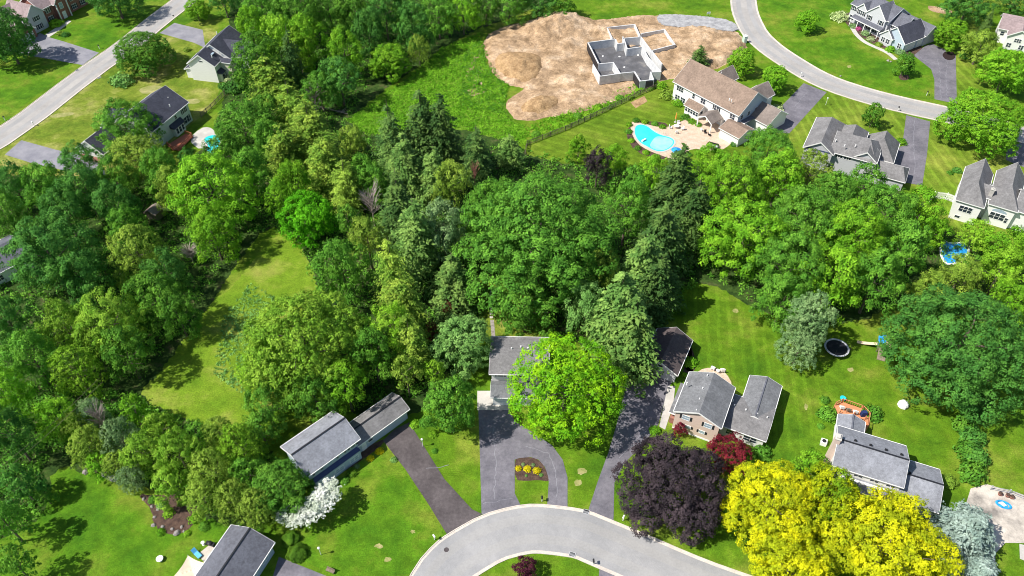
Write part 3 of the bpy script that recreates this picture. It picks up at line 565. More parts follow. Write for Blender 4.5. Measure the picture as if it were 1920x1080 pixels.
# open pavilion with posts
pa = h.l(z(970,765), 2.7); pb = h.l(z(1090,845), 2.7)
pv = (sr[1]+1.4, sr[1]+6.2, Y0-6.0, Y0-.3)
px0, px1 = pv[0], pv[1]; py0, py1 = pv[2]+.8, Y0-.6; pm = (px0+px1)/2
h.G('pavilion_roof', M_RTAUPE).add([(px0,py0,2.7),(pm,py0,4.1),(px1,py0,2.7),(px0,py1,2.7),(pm,py1,4.1),(px1,py1,2.7),(px0,py0,2.88),(pm,py0,4.28),(px1,py0,2.88),(px0,py1,2.88),(pm,py1,4.28),(px1,py1,2.88)],
   [(6,7,10,9),(7,8,11,10),(0,3,4,1),(1,4,5,2),(0,1,7,6),(1,2,8,7),(3,9,10,4),(4,10,11,5),(0,6,9,3),(2,5,11,8)])
h.G('trim', M_TRIM).add([(px0,py0-.06,2.55),(pm,py0-.06,3.95),(px1,py0-.06,2.55),(px1,py0-.06,2.9),(pm,py0-.06,4.3),(px0,py0-.06,2.9)], [(0,1,4,5),(1,2,3,4)])
for q in ((px0+.2,py0+.2),(px1-.2,py0+.2),(px0+.2,py1-.3),(px1-.2,py1-.3)): MB().box(q[0]-.12,q[0]+.12,q[1]-.12,q[1]+.12,0,2.75).build('pavilion_post', M_TRIM, h.e)
POOLP = (h.P.copy(), h.ang, pm, py0)
gl = h.blk((X1-1.5,Y0-4.6), (X1+4.4,Y0+1.2), 2.8, 3.9, 'x', M_WHITE, M_RBROWN, .35, px=False, hip=(0,0))
h.shed(X1+.1, X1+1.6, Y0+1.3, Y1-1, 3.0, 3.1, M_RSLATE)
gr = h.blk((X1-6.4,Y0+5), (X1+1.9-3,Y1+4.4), 5.0, 7.3, 'y', M_WHITE, M_RTAUPE, .35, px=False)
gr2 = h.blk((X0+4.2,Y0+6), (X0+9.2,Y1+3.6), 5.2, 7.6, 'y', M_WHITE, M_RTAUPE, .35, px=False)
gr3 = h.blk((X1-.3,Y0+5.6), (X1+5.6,Y1+2.0), 3.0, 5.6, 'x', M_WHITE, M_RTAUPE, .35, px=False)
for p in ((1050,415),(940,455),(1110,605),(1125,615)): h.vent(z(*p), 7.6, .12, .4)
h.done(); HP = h; HPd = (X0,X1,Y0,Y1,sr)
# --- blue-grey house top right
z = Z(1520,0,4.8)
h = House('house', 'grey and white porch house with pointed gables above the curving front path', z(365,30), z(710,195), 5.6)
X0,X1,Y0,Y1 = h.blk((.3,.3), (h.L-.3,9.5), 5.6, 8.4, 'x', M_GREYW, M_RSLATE, .35, px=False)
L = X1-X0
f1 = h.blk((X0+L*.45,Y0-.8), (X0+L*.95,Y0+5), 5.7, 9.0, 'y', M_GREYW, M_RSLATE, .3, px=False)
f2 = h.blk((X0+L*.18,Y0-.5), (X0+L*.44,Y0+4), 5.6, 7.4, 'y', M_GREYW, M_RSLATE, .3, px=False)
for t, n in ((.09,2),(.31,3)): h.win('S', Y0 if t < .1 else f2[2], X0+L*t, 4.4, .7*n, 1.35, n, shut=M_SHUT)
for t in (f1[0]+1.4, f1[1]-1.4): h.win('S', f1[2], t, 4.3, 1.0, 1.4, 1, shut=M_SHUT)
h.win('S', Y0, X0+L*.09, 1.5, 1.6, 1.5, 2)
h.shed(X0+L*.18, X1-.3, Y0-2.6, f1[2]-.02, 2.7, 3.2, M_RSLATE)
for i in range(5): q = X0+L*.2+(X1-X0)*.74*i/4; MB().box(q-.1,q+.1,Y0-2.5,Y0-2.3,0,2.7).build('porch_post', M_TRIM, h.e)
for t in (.5,.62,.75): h.win('S', Y0 if t < .46 else f1[2], X0+L*t, 1.5, 1.0, 1.5, 1, shut=M_SHUT)
cx = h.blk((X1-.5,Y0+1.2), (X1+4.6,Y0+7.2), 4.6, 7.4, 'x', M_GREYW, M_RSLATE, .3, px=False)
h.win('S', cx[2], X1+1.6, 3.9, 1.3, 1.1, 2, shut=M_SHUT)
gg = h.blk((X1+1.2,Y0-3.0), (X1+9.2,Y0+7.0), 3.1, 6.6, 'y', M_BLUEW, M_RDARK, .35, px=False)  # garage walls tinted pale blue, a colour standing in for shade
g4 = h.blk((X1+.9,Y0-3.6), (X1+5.2,Y0+1), 3.0, 5.0, 'y', M_GREYW, M_RSLATE, .3, px=False)
for q in (g4[0]+1.3, g4[0]+3.0): h.win('S', g4[2], q, 1.6, 1.2, 1.4, 2)
h.win('S', gg[2], gg[1]-1.5, 1.6, 1.2, 1.4, 2)
h.door('E', gg[1], gg[2]+3, 4.6, 2.3, name='garage_door'); h.door('E', gg[1], gg[2]+7.6, 2.6, 2.3, name='garage_door')
bk = h.blk((X1-2,Y0+6), (X1+9.6,Y0+11.5), 3.4, 5.6, 'x', M_GREYW, M_RSLATE, .3, px=False)
h.door('S', Y0, X0+L*.38, 1.1, 2.2, M_NAVY); h.done()
# --- grey many-gabled house
z = Z(1480,180,4.155)
h = House('house', 'grey-roofed house with many gables and navy trim between two asphalt drives', z(110,395), z(685,525), 5.4, rot=-28)
G1 = h.blk((0.3,0.3), (h.l(z(335,455),5.4)[0], h.l(z(165,155),5.4)[1]), 5.4, 7.7, 'y', M_GREYW, M_RWARM, .35, px=False, hip=(0,2.5), trim=M_TRIM)
xr = h.l(z(685,525), 5.4)
G2 = h.blk((G1[1]-.5,1.4), (xr[0]-.6, 10.8), 5.4, 8.2, 'x', M_GREYW, M_RWARM, .35, px=False, hip=(0,3))
G3 = h.blk((xr[0]-5.4, xr[1]+.4), (xr[0]-.4, 6), 5.5, 7.4, 'y', M_GREYW, M_RWARM, .35, px=False)
G4 = h.blk((G2[0]+.2,7), (G2[0]+6.2,14.4), 5.2, 7.8, 'y', M_GREYW, M_RWARM, .35, px=False, hip=(0,3))
gq = h.l(z(810,525), 3.2)
G5 = h.blk((gq[0]-7.6, gq[1]+.5), (gq[0]-.3, gq[1]+9.5), 3.4, 7.2, 'y', M_GREYW, M_RWARM, .35, px=False, hip=(3,3))
lw = h.l(z(935,565), 2.7); lq = h.l(z(910,680), 2.7)
G6 = h.blk((lq[0]-9.5, lq[1]+.3), (lw[0]-.3, lw[1]-.3), 2.8, 4.6, 'x', M_GREYW, M_RWARM, .3, px=False, hip=(0,1.6))
h.win('S', G1[2], G1[0]+1.2, 3.9, 1.2, 1.2, 2); h.win('S', G1[2], G1[1]-1.6, 3.9, 1.2, 1.2, 2)
for q in (.2,.4): h.win('S', G2[2], G2[0]+(G2[1]-G2[0])*q, 4.6, 1.6, .8, 3)
h.win('S', G3[2], (G3[0]+G3[1])/2, 3.9, 2.4, 1.3, 3); h.win('S', G3[2], (G3[0]+G3[1])/2, 1.5, 2.4, 1.5, 3)
for G in (G1, G3): h.G('navy_band', M_NAVY).box(G[0]+.1, G[1]-.1, G[2]-.05, G[2], 5.2, 5.5)
for p in ((362,348),(430,390),(515,390),(565,375)): h.vent(z(*p), 7.2, .12, .4)
h.door('E', G5[1], G5[2]+4.5, 4.8, 2.3, name='garage_door'); h.done()
# --- white house right edge
h = House('house', 'bright white house with two hipped grey-brown roofs and arched window at the right edge', z(1300,800), z(1765,890), 5.6, rot=-31)
aw = h.l(z(1515,870), 5.6)
J1 = h.blk((.3,.3), (aw[0]-.2, h.l(z(1310,530),5.6)[1]), 5.6, 8.6, 'y', M_WHITE, M_RWARM, .35, px=False, hip=(3.8,0))
bw0, bw1 = h.l(z(1560,830), 5.6), h.l(z(1765,890), 5.6)
J2 = h.blk((bw0[0]+.2, bw0[1]+.2), (bw1[0]+.2, bw0[1]+14), 5.6, 8.7, 'y', M_WHITE, M_RWARM, .35, px=False, hip=(4,0))
J3 = h.blk((J1[1]-2,4.0), (J2[0]+2,9), 5.7, 7.2, 'x', M_WHITE, M_RWARM, .3, px=False)
J4 = h.blk((J2[1]-.3,bw0[1]+1), (J2[1]+6,bw0[1]+9), 5.2, 8.0, 'x', M_WHITE, M_RWARM, .35, px=False)
h.win('S', J1[2], (J1[0]+J1[1])/2-.2, 3.4, 2.6, 1.5, 3); h.win('S', J2[2], (J2[0]+J2[1])/2-.2, 2.6, 3.0, 1.6, 3)
m_ = MB(); c0 = (J2[0]+J2[1])/2-.2; arc = [(c0+1.55*math.cos(a), 3.75+.75*math.sin(a)) for a in [math.pi*i/10 for i in range(11)]]
m_.add([(x, J2[2]-.03, q) for x, q in arc]+[(x, J2[2]-.001, q) for x, q in arc], [tuple(range(11))]+[(i,i+11,i+12,i+1) for i in range(10)]); m_.build('arched_window', M_GLASSB, h.e)
h.win('S', J2[2], J2[1]-.9, 2.2, .6, 1.3); h.win('W', J1[0], 5, 3.8, 1, 1.3); h.win('S', J1[2], J1[0]+1.6, 1.0, 1.0, .6)
h.chim(J1[1]+.3, J1[1]+1.1, 4.2, 5.0, 7.7, M_CONC); h.done(); HR = h
# --- tan roof top-right corner
z = Z(1780,0,9)
h = House('house', 'house with tan roof and white gable in the top right corner of the scene', z(830,490), z(1260,690), 4.5, rot=-28)
K1 = h.blk((.3,1.0), (14,9.5), 4.6, 7.2, 'x', M_WHITE, M_RPINK, .4, px=False)
K2 = h.blk((3.0,-2.4), (9.0,5), 4.4, 6.4, 'y', M_WHITE, M_RPINK, .4, px=False)
h.win('S', K2[2], 6, 3.2, 1.8, 1.1, 3); h.win('S', K2[2], 4.2, 1.4, 1.2, 1.3, 2); h.win('S', K2[2], 7.6, 1.4, 1.2, 1.3, 2); h.win('S', K1[2], 1.6, 3.0, 1, 1.2); h.win('W', K1[0], 4.5, 3.2, .9, 1.2); h.done()
# --- brick house top left
z = Z(0,0,8)
h = House('house', 'brick and white house with pale garage doors at the top left corner', z(200,745), z(600,520), 0.0, rot=66)
B1 = h.blk((-4.4,.2), (2.0,8), 2.9, 5.0, 'y', M_BRICK, M_RPINK, .35, px=False)
B2 = h.blk((2.5,.0), (9.3,8), 2.9, 5.4, 'y', M_BRICK, M_RPINK, .35, px=False)
h.door('S', B1[2], -1.4, 3.4, 2.3, name='garage_door'); h.door('S', B2[2], 5.8, 5.2, 2.3, name='garage_door')
B3 = h.blk((9.4,1.8), (15.6,11), 5.5, 8.4, 'y', M_GREYW, M_RPINK, .35, px=False)
B4 = h.blk((15.7,2.8), (34,12), 5.5, 8.6, 'x', M_BRICK, M_RPINK, .4, px=False)
B5 = h.blk((20,1.6), (24.5,6), 5.6, 8.0, 'y', M_BRICK, M_RPINK, .35, px=False)
B6 = h.blk((-4.4,6), (12,14), 4.5, 7.8, 'x', M_GREYW, M_RPINK, .35, px=False)
for t, y in ((12.5,B3[2]),(18,B4[2]),(27.5,B4[2]),(31,B4[2])):
    h.win('S', y, t, 4.1, 1.5, 1.4, 2, shut=M_SHUT); h.win('S', y, t, 1.5, 1.5, 1.5, 2, shut=M_SHUT)
h.door('S', B5[2], 22.2, 1.4, 2.3, M_TRIM); h.win('S', B5[2], 22.2, 4.2, 1.2, 1.8, 1, glass=M_GLASSB)
for q in (20.2,24.3): MB().box(q-.15,q+.15,B5[2]-.5,B5[2]-.2,0,5.2).build('porch_column', M_TRIM, h.e)
h.done()
# --- white house with dark roof, top left
z = Z(300,0,6)
h = House('house', 'white gabled house with charcoal roof and dark arched bay beside the upper left wood', z(300,710), z(615,740), 5.4, rot=-12)
C1 = h.blk((.3,.3), (h.L-.2,5.6), 5.4, 8.2, 'y', M_WHITE, M_RDARK, .35, px=False)
C2 = h.blk((.6,5.2), (10.6,16.5), 5.5, 9.0, 'y', M_WHITE, M_RDARK, .35, px=False)
C3 = h.blk((7.0,7.0), (15,13.5), 5.3, 8.2, 'x', M_WHITE, M_RDARK, .35, px=False)
h.blk((-1.6,6), (.7,10), 2.8, 3.6, 'y', M_WHITE, M_RDARK, .3, px=False); h.blk((-1.9,1.2), (.5,4.8), 2.8, 3.3, 'y', M_WHITE, M_RDARK, .3, px=False)
h.blk((8.3,3.2), (11.5,5.3), 5.0, 5.6, 'x', M_CREAM, M_RDARK, .2, px=False)
h.G('bay', M_CREAM).box(C1[1], C1[1]+1.1, 1.0, 4.4, 0, 2.5)
h.G('bay_roof', M_RDARK).add([(C1[1]+.01,.8,3.4),(C1[1]+.01,4.6,3.4),(C1[1]+1.4,.9,2.45),(C1[1]+1.4,4.5,2.45),(C1[1]+.01,.8,2.45),(C1[1]+.01,4.6,2.45)], [(0,2,3,1),(0,4,2),(1,3,5),(4,5,3,2)])
for y in (1.8,3.4): h.win('E', C1[1]+1.1, y, 1.3, 1.0, 1.6)
for p in ((585,640),(665,590),(745,340),(640,375)): h.vent(z(*p), 7.0, .14, .5)
o = MB().box(C1[1]-2.6,C1[1]-1.5,3.2,4.4,7.0,7.1).build('skylight', M_GLASSB, h.e); o.rotation_euler = (0,0,0)
for y in (8.5,11.5,14.5): h.win('E', C2[1], y, 4.0, 1, 1.3)
h.win('S', C1[2], 4.3, 6.3, 1.1, .4); h.done()
# --- pale green house by the left road
z = Z(140,160,6)
h = House('house', 'pale green two-storey house with charcoal roof and bay window, partly behind a tall tree', z(1010,410), z(1270,190), 5.5, rot=70)
D1 = h.blk((-4.5,.35), (h.L-.1,11.8), 5.5, 9.0, 'x', M_GREENW, M_RDARK, .35, px=False)
h.win('S', D1[2], D1[1]-2.0, 4.2, 1.3, 1.4, 2, shut=M_SHUT); h.win('S', D1[2], D1[1]-5.4, 4.2, .8, 1.0); h.win('S', D1[2], D1[1]-2.0, 1.5, 1.9, 1.8, 2, shut=M_SHUT)
c = D1[1]-6.2
h.G('bay', M_TRIM).box(c-1.8, c+1.8, D1[2]-1.1, D1[2], 0, 2.5)
h.G('bay_roof', M_RDARK).add([(c-2.1,D1[2]-1.4,2.45),(c+2.1,D1[2]-1.4,2.45),(c+2.3,D1[2]-.01,3.5),(c-2.3,D1[2]-.01,3.5),(c+2.3,D1[2]-.01,2.45),(c-2.3,D1[2]-.01,2.45)], [(0,1,2,3),(0,3,5),(1,4,2),(0,5,4,1)])
for q in (-1.1,0,1.1): h.win('S', D1[2]-1.1, c+q, 1.4, .8, 1.5)
h.door('S', D1[2], D1[0]+2, 1, 2.1)
D2 = h.blk((-4.5,10.0), (4.5,17), 3.0, 5.6, 'y', M_GREENW, M_RDARK, .35, px=False)
D3 = h.blk((-14,8.5), (-4.4,16.5), 3.0, 5.8, 'x', M_GREENW, M_RDARK, .35, px=False)
for p in ((1055,150),(1070,230),(800,180)): h.vent(z(*p), 7.3, .13, .45)
h.G('brick', M_BRICK).box(-14.6,-14.03,9,16,0,1.2); h.done(); HG = h; HGd = D1
# --- roof at the left edge
h = House('house', 'slate-roofed house cut off by the left edge among dense dark trees', (-60,500), (42,575), 3.2, rot=-40)
E1 = h.blk((-3,0), (6.6,10), 3.2, 5.4, 'y', M_WHITE, M_RSLATE, .4, px=False)
h.win('E', E1[1], 3, 1.7, 1.2, 1.2, 2); h.win('E', E1[1], 7, 1.7, 1.2, 1.2, 2); h.done()
# --- shed in the woods
h = House('shed', 'small weathered shed with tan roof slope in the left woods', (272,398), (292,400), 2.2, 'shed', rot=-20)
h.blk((0,0), (2.6,2.6), 2.2, 3.0, 'y', M_WOOD, M_RTAUPE, .25, px=False, trim=M_WOOD); h.door('S', 0, 1.3, .9, 1.8, M_WOOD); h.done()
# ---------------------------------------------------------------- foliage meshes
def quads(name, P, Nn, size, rng, asp=1.5, along=None):
    n = len(P); Nn = Nn/np.linalg.norm(Nn, axis=1, keepdims=True)
    t = rng.normal(size=(n,3)) if along is None else along+rng.normal(size=(n,3))*.25
    t -= (t*Nn).sum(1, keepdims=True)*Nn; t /= np.linalg.norm(t, axis=1, keepdims=True); bb = np.cross(Nn, t)
    s = (size*rng.uniform(.65, 1.35, n))[:,None] if np.ndim(size) == 0 else (size*rng.uniform(.7, 1.3, n))[:,None]
    V = np.stack([P-t*s*asp*.5, P+bb*s*.42, P+t*s*asp*.5, P-bb*s*.42], 1).reshape(-1,3)
    me = bpy.data.meshes.new(name); me.vertices.add(len(V)); me.vertices.foreach_set('co', V.astype(np.float32).ravel())
    me.loops.add(4*n); me.loops.foreach_set('vertex_index', np.arange(4*n, dtype=np.int32))
    me.polygons.add(n); me.polygons.foreach_set('loop_start', np.arange(0, 4*n, 4, dtype=np.int32)); me.polygons.foreach_set('loop_total', np.full(n, 4, np.int32))
    me.update(calc_edges=True); me.materials.append(LM('mid')); return me
def unit(rng, n):
    d = rng.normal(size=(n,3)); return d/np.linalg.norm(d, axis=1, keepdims=True)
def crown_mesh(seed, R, lobes, clump, leaf, cover=1.0, zs=.8, wild=.25, low=-.45, lr=(.24,.40), gap=2.5):
    """deciduous crown: big lobes -> leaf clumps on them -> leaf-spray faces"""
    rng = np.random.default_rng(seed); C = []; Rl = []
    C.append((0,0,.25*R*zs)); Rl.append(.55*R)
    for i in range(lobes):
        a = i*2.399+rng.uniform(-.4,.4); q = math.sqrt((i+.7)/lobes); hz = math.sqrt(max(0, 1-q*q*.9))
        rr = R*rng.uniform(*lr)*(1-.25*q); d = (R-rr)*q*rng.uniform(1-wild*.6, 1.06)
        C.append((math.cos(a)*d, math.sin(a)*d, zs*R*(hz*.62-.12+rng.uniform(-.12,.12)))); Rl.append(rr)
    for i in range(lobes//2):
        a = rng.uniform(0, 6.28); d = R*rng.uniform(.5,.8); C.append((math.cos(a)*d, math.sin(a)*d, -zs*R*rng.uniform(.15,.42))); Rl.append(R*rng.uniform(.2,.3))
    C = np.array(C); Rl = np.array(Rl); cp = []; cn = []
    for c, r in zip(C, Rl):
        n = max(8, int(4*math.pi*r*r/(clump*clump*gap))); d = unit(rng, n); p = c+d*r*rng.uniform(.86,1.08,(n,1))
        k = (d[:,2] > low) | (rng.random(n) < .12)
        for c2, r2 in zip(C, Rl):
            if r2 == r and (c2 == c).all(): continue
            k &= np.linalg.norm(p-c2, axis=1) > r2*.86
        cp.append(p[k]); cn.append(d[k])
    cp = np.concatenate(cp); cn = np.concatenate(cn); m = int(max(10, cover*20*(clump/ leaf)**2/6)); cr = clump*rng.uniform(.55,1.15,len(cp))
    o = unit(rng, len(cp)*m)*rng.random((len(cp)*m,1))**.3; o[:,2] = np.where(rng.random(len(o)) < .7, np.abs(o[:,2]), o[:,2]); o *= np.repeat(cr, m)[:,None]; o[:,2] *= .7
    P = np.repeat(cp, m, 0)+o; N = np.repeat(cn, m, 0)*.6+o/clump*.95+rng.normal(size=P.shape)*.26+np.array([0,0,.3])
    # inner leaves so that the crown does not look hollow
    ni = len(P)//8; d = unit(rng, ni)*rng.random((ni,1))**.5*R*.7; d[:,2] *= zs; P = np.concatenate([P, d]); N = np.concatenate([N, rng.normal(size=(ni,3))+[0,0,.8]])
    return quads('crown', P, N, leaf, rng)
def trunk_mesh(seed, hb, R, r0, limbs=7, zs=.8):
    """trunk from the ground (z=-hb) up into the crown, with limbs"""
    rn = random.Random(seed); B = MB(); top = R*.35
    B.tube([(0,0,-hb-.2),(rn.uniform(-.1,.1),rn.uniform(-.1,.1),-hb*.5),(0,0,-.1*R),(rn.uniform(-.3,.3),rn.uniform(-.3,.3),top)], [r0*1.35,r0,r0*.75,r0*.25], 8)
    for i in range(limbs):
        a = i*2.4+rn.uniform(-.4,.4); z0 = -R*.35+R*.5*i/limbs; d = R*rn.uniform(.5,.8); zz = z0+d*rn.uniform(.3,.6)
        B.tube([(0,0,z0),(math.cos(a)*d*.5,math.sin(a)*d*.5,z0+(zz-z0)*.6),(math.cos(a+.2)*d,math.sin(a+.2)*d,zz)], [r0*.45,r0*.28,r0*.07], 5)
    me = bpy.data.meshes.new('trunk'); me.from_pydata(B.v, [], B.f); me.materials.append(M_BARK); me.update(); return me
def conifer_mesh(seed, R, H, leaf, levels, per, droop=.25, up=0.0, dens=1.0, taper=.85, bare=.06):
    """whorls of branches, each a flat spray of needle tufts"""
    rng = np.random.default_rng(seed); P = []; N = []; A = []
    for l in range(levels):
        f = (l+rng.uniform(-.2,.2))/levels; z = H*(bare+(1-bare)*f); L0 = R*(1-f)**taper*(1 if f > .08 else .85)+.25
        for i in range(per if f < .8 else max(4, per//2)):
            a = i*6.283/per+l*.7+rng.uniform(-.3,.3); L = L0*rng.uniform(.55,1.2)*(1+.18*math.sin(a*2+seed)); d = np.array([math.cos(a), math.sin(a), 0]); s = np.array([-d[1], d[0], 0])
            n = max(6, int(L*6.5*dens/leaf*.6)); t = rng.random(n)**.75; w = (1-t)*.16*L+.06*L+.08
            side = rng.uniform(-1,1,n)*w*1.25
            zz = z-droop*L*t**1.6+up*L*t-np.abs(side)*.25+rng.normal(size=n)*.05*L
            p = d*(t*L)[:,None]+s*side[:,None]; p[:,2] = zz; P.append(p)
            N.append(np.tile([0,0,1.], (n,1))+d*.45+s*(side/w)[:,None]*.35+rng.normal(size=(n,3))*.33); A.append(np.tile(d, (n,1))+s*np.sign(side)[:,None]*.8)
    P = np.concatenate(P); return quads('crown', P, np.concatenate(N), leaf, rng, 1.9, np.concatenate(A))
def ctrunk_mesh(H, r):
    B = MB(); B.tube([(0,0,-.2),(0,0,H*.5),(0,0,H*.97)], [r*1.2,r*.65,r*.08], 7); me = bpy.data.meshes.new('trunk'); me.from_pydata(B.v, [], B.f); me.materials.append(M_BARK); me.update(); return me
def shrub_mesh(seed, R, leaf, zs=.75, n=None):
    rng = np.random.default_rng(seed); k = n or int(26*R*R/(leaf*leaf)*.55); d = unit(rng, k); d[:,2] = np.abs(d[:,2])*1.0
    bump = 1+.16*np.sin(d[:,0]*5+seed)*np.cos(d[:,1]*6)+.10*np.sin(d[:,2]*9+d[:,0]*7)
    r = R*bump*(1-.35*rng.random(k)**2); p = d*r[:,None]; p[:,2] = p[:,2]*zs+.1
    return quads('crown', p, d+rng.normal(size=(k,3))*.45+[0,0,.3], leaf, rng)
PROTO = {
 's': [crown_mesh(i, 2.6, 8, .45, .17, 1.0, .95) for i in (1, 2)],
 'm': [crown_mesh(10+i, 5.5, 14, .95, .22, .95, .9) for i in range(4)],
 'l': [crown_mesh(20+i, 9.0, 26, 1.15, .25, .95, .8) for i in range(3)],
 'x': [crown_mesh(30+i, 14.0, 50, 1.4, .30, .8, .72, .18) for i in range(2)]}
PR = {'s': 2.6, 'm': 5.5, 'l': 9.0, 'x': 14.0}
FINE = {'m': [crown_mesh(40+i, 6.5, 20, .55, .22, .8, .85, .3) for i in range(2)], 'l': [crown_mesh(45, 10, 34, .7, .25, .7, .8, .2), crown_mesh(46, 10, 40, .7, .25, .7, .8, .15)]}   # airy, fine leaved
FR = {'m': 6.5, 'l': 10.0}
DENSE = {'s': [crown_mesh(95, 2.6, 9, .4, .16, 1.0, 1.0, .05, -.8, (.36,.46), 1.9)], 'm': [crown_mesh(96+i, 5.5, 18, .62, .21, .95, .95, .06, -.8, (.30,.40), 1.9) for i in range(2)],
 'l': [crown_mesh(98, 10.0, 44, .62, .23, .8, .8, .05, -.7, (.20,.28), 1.9), crown_mesh(99, 10.0, 40, .66, .23, .8, .8, .05, -.7, (.20,.30), 1.9)]}
DENSE['x'] = [crown_mesh(101, 14, 70, .95, .27, .75, .78, .05, -.7, (.15,.21), 2.0), crown_mesh(102, 14, 66, 1.0, .27, .75, .78, .08, -.7, (.15,.23), 2.0)]
DR = {'s': 2.6, 'm': 5.5, 'l': 10.0, 'x': 14.0}
TR = {k: [trunk_mesh(i, {'s':2.2,'m':6.5,'l':9,'x':13}[k], PR[k], {'s':.10,'m':.24,'l':.36,'x':.6}[k]) for i in range(2)] for k in PR}
TB = {'s':2.2,'m':6.5,'l':9,'x':13}
SPR = [conifer_mesh(50+i, 4.2, 19, .27, 30+2*i, 12, .34+.06*i, .06, .62, .62+.05*i) for i in range(5)]; SPT = ctrunk_mesh(19, .3)
FEA = [conifer_mesh(60+i, 4.6, 17, .27, 30, 13, .16, .30, .62, .45, .02) for i in range(3)]      # feathery, upswept
BLU = [conifer_mesh(70+i, 5.0, 11, .26, 22, 16, .12, .12, .9, .6, .02) for i in range(2)]
SHR = [shrub_mesh(80+i, 1.2, .17) for i in range(3)]
TOP = shrub_mesh(90, 1.6, .11, 1.0, 9000)
cnt = [0]
def mslot(o, m):
    o.material_slots[0].link = 'OBJECT'; o.material_slots[0].material = m
def child(name, me, par, m=None, loc=(0,0,0), sc=(1,1,1), rz=0):
    o = bpy.data.objects.new(name, me); COL.objects.link(o); o.parent = par; o.location = loc; o.scale = sc; o.rotation_euler = (0,0,rz)
    if m: mslot(o, m)
    return o
TREES = []; ZB = {}; GROW = 1.1
def tree(x, y, r, h, col, label, kind='d', group=None, name=None, cat='tree', flat=1.0):
    """x, y: picture point of the crown's middle; r: its half width there; h: height in metres"""
    cnt[0] += 1; i = cnt[0]; rn = random.Random(i*7+1)
    if kind in ('d', 'f', 'o'):
        r *= GROW; hc = h*.55; p = W(x, y, hc); R = r/pxm(p)
        if kind == 'd': k = 's' if R < 3.6 else 'm' if R < 7 else 'l' if R < 11.3 else 'x'; me = PROTO[k][i % len(PROTO[k])]; q = R/PR[k]/1.0
        elif kind == 'o': k = 's' if R < 3.4 else 'm' if R < 7.6 else 'l' if R < 11.9 or col in ('gold','purple') else 'x'; me = DENSE[k][i % len(DENSE[k])]; q = R/DR[k]
        else: k = 'm' if R < 8 else 'l'; me = FINE[k][i % len(FINE[k])]; q = R/FR[k]
        e = empty(name or 'deciduous_tree', (p.x, p.y, 0), 0, label, cat, group); rz = rn.uniform(0, 6.28)
        if me.name not in ZB:
            co = np.empty(len(me.vertices)*3, np.float32); me.vertices.foreach_get('co', co); zc = co.reshape(-1,3)[:,2]; ZB[me.name] = (float(np.percentile(zc, .5)), float(np.percentile(zc, 99.8)))
        lo, hi = ZB[me.name]; qz = min(max((h*.86)/(hi-lo), q*.75), q*1.75); hc = h-hi*qz
        child('crown', me, e, LM(col), (0,0,hc), (q*rn.uniform(.95,1.05), q*rn.uniform(.95,1.05), qz), rz)
        kk = k
        child('trunk', TR[kk][i % 2], e, None, (0,0,hc), (q, q, hc/TB[kk]), rz)
    else:
        H = {'sp':19,'fe':17,'bl':11}[kind]; R0 = {'sp':4.2,'fe':4.6,'bl':5.0}[kind]; me = {'sp':SPR,'fe':FEA,'bl':BLU}[kind]; me = me[i % len(me)]
        r *= 1.22; p = W(x, y, h*.42); R = r/pxm(p)
        e = empty(name or {'sp':'spruce_tree','fe':'cedar_tree','bl':'blue_spruce_tree'}[kind], (p.x, p.y, 0), 0, label, cat, group); rz = rn.uniform(0, 6.28)
        e.rotation_euler = (rn.uniform(-.05,.05), rn.uniform(-.05,.05), 0); child('crown', me, e, LM(col), (0,0,0), (R/R0*rn.uniform(.9,1.12), R/R0*rn.uniform(.9,1.12), h/H*rn.uniform(.9,1.05)), rz); child('trunk', SPT, e, None, (0,0,0), (R/4.2, R/4.2, h/19), rz)
    TREES.append((p.x, p.y, R)); return e
def shrub(x, y, r, col, label, group=None, hz=1.0, me=None, name='shrub', cat='shrub', z=0):
    cnt[0] += 1; i = cnt[0]; p = W(x, y, .5); R = r/pxm(p); base = 1.2 if me is None else 1.6
    e = empty(name, (p.x, p.y, z), 0, label, cat, group)
    child('crown', me or SHR[i % 3], e, LM(col), (0,0,0), (R/base, R/base*random.Random(i).uniform(.9,1.1), R/base*hz), i*1.3)
    child('trunk', TR['s'][0], e, None, (0,0,R*.3), (R/4, R/4, R*.14), 0)
    return e
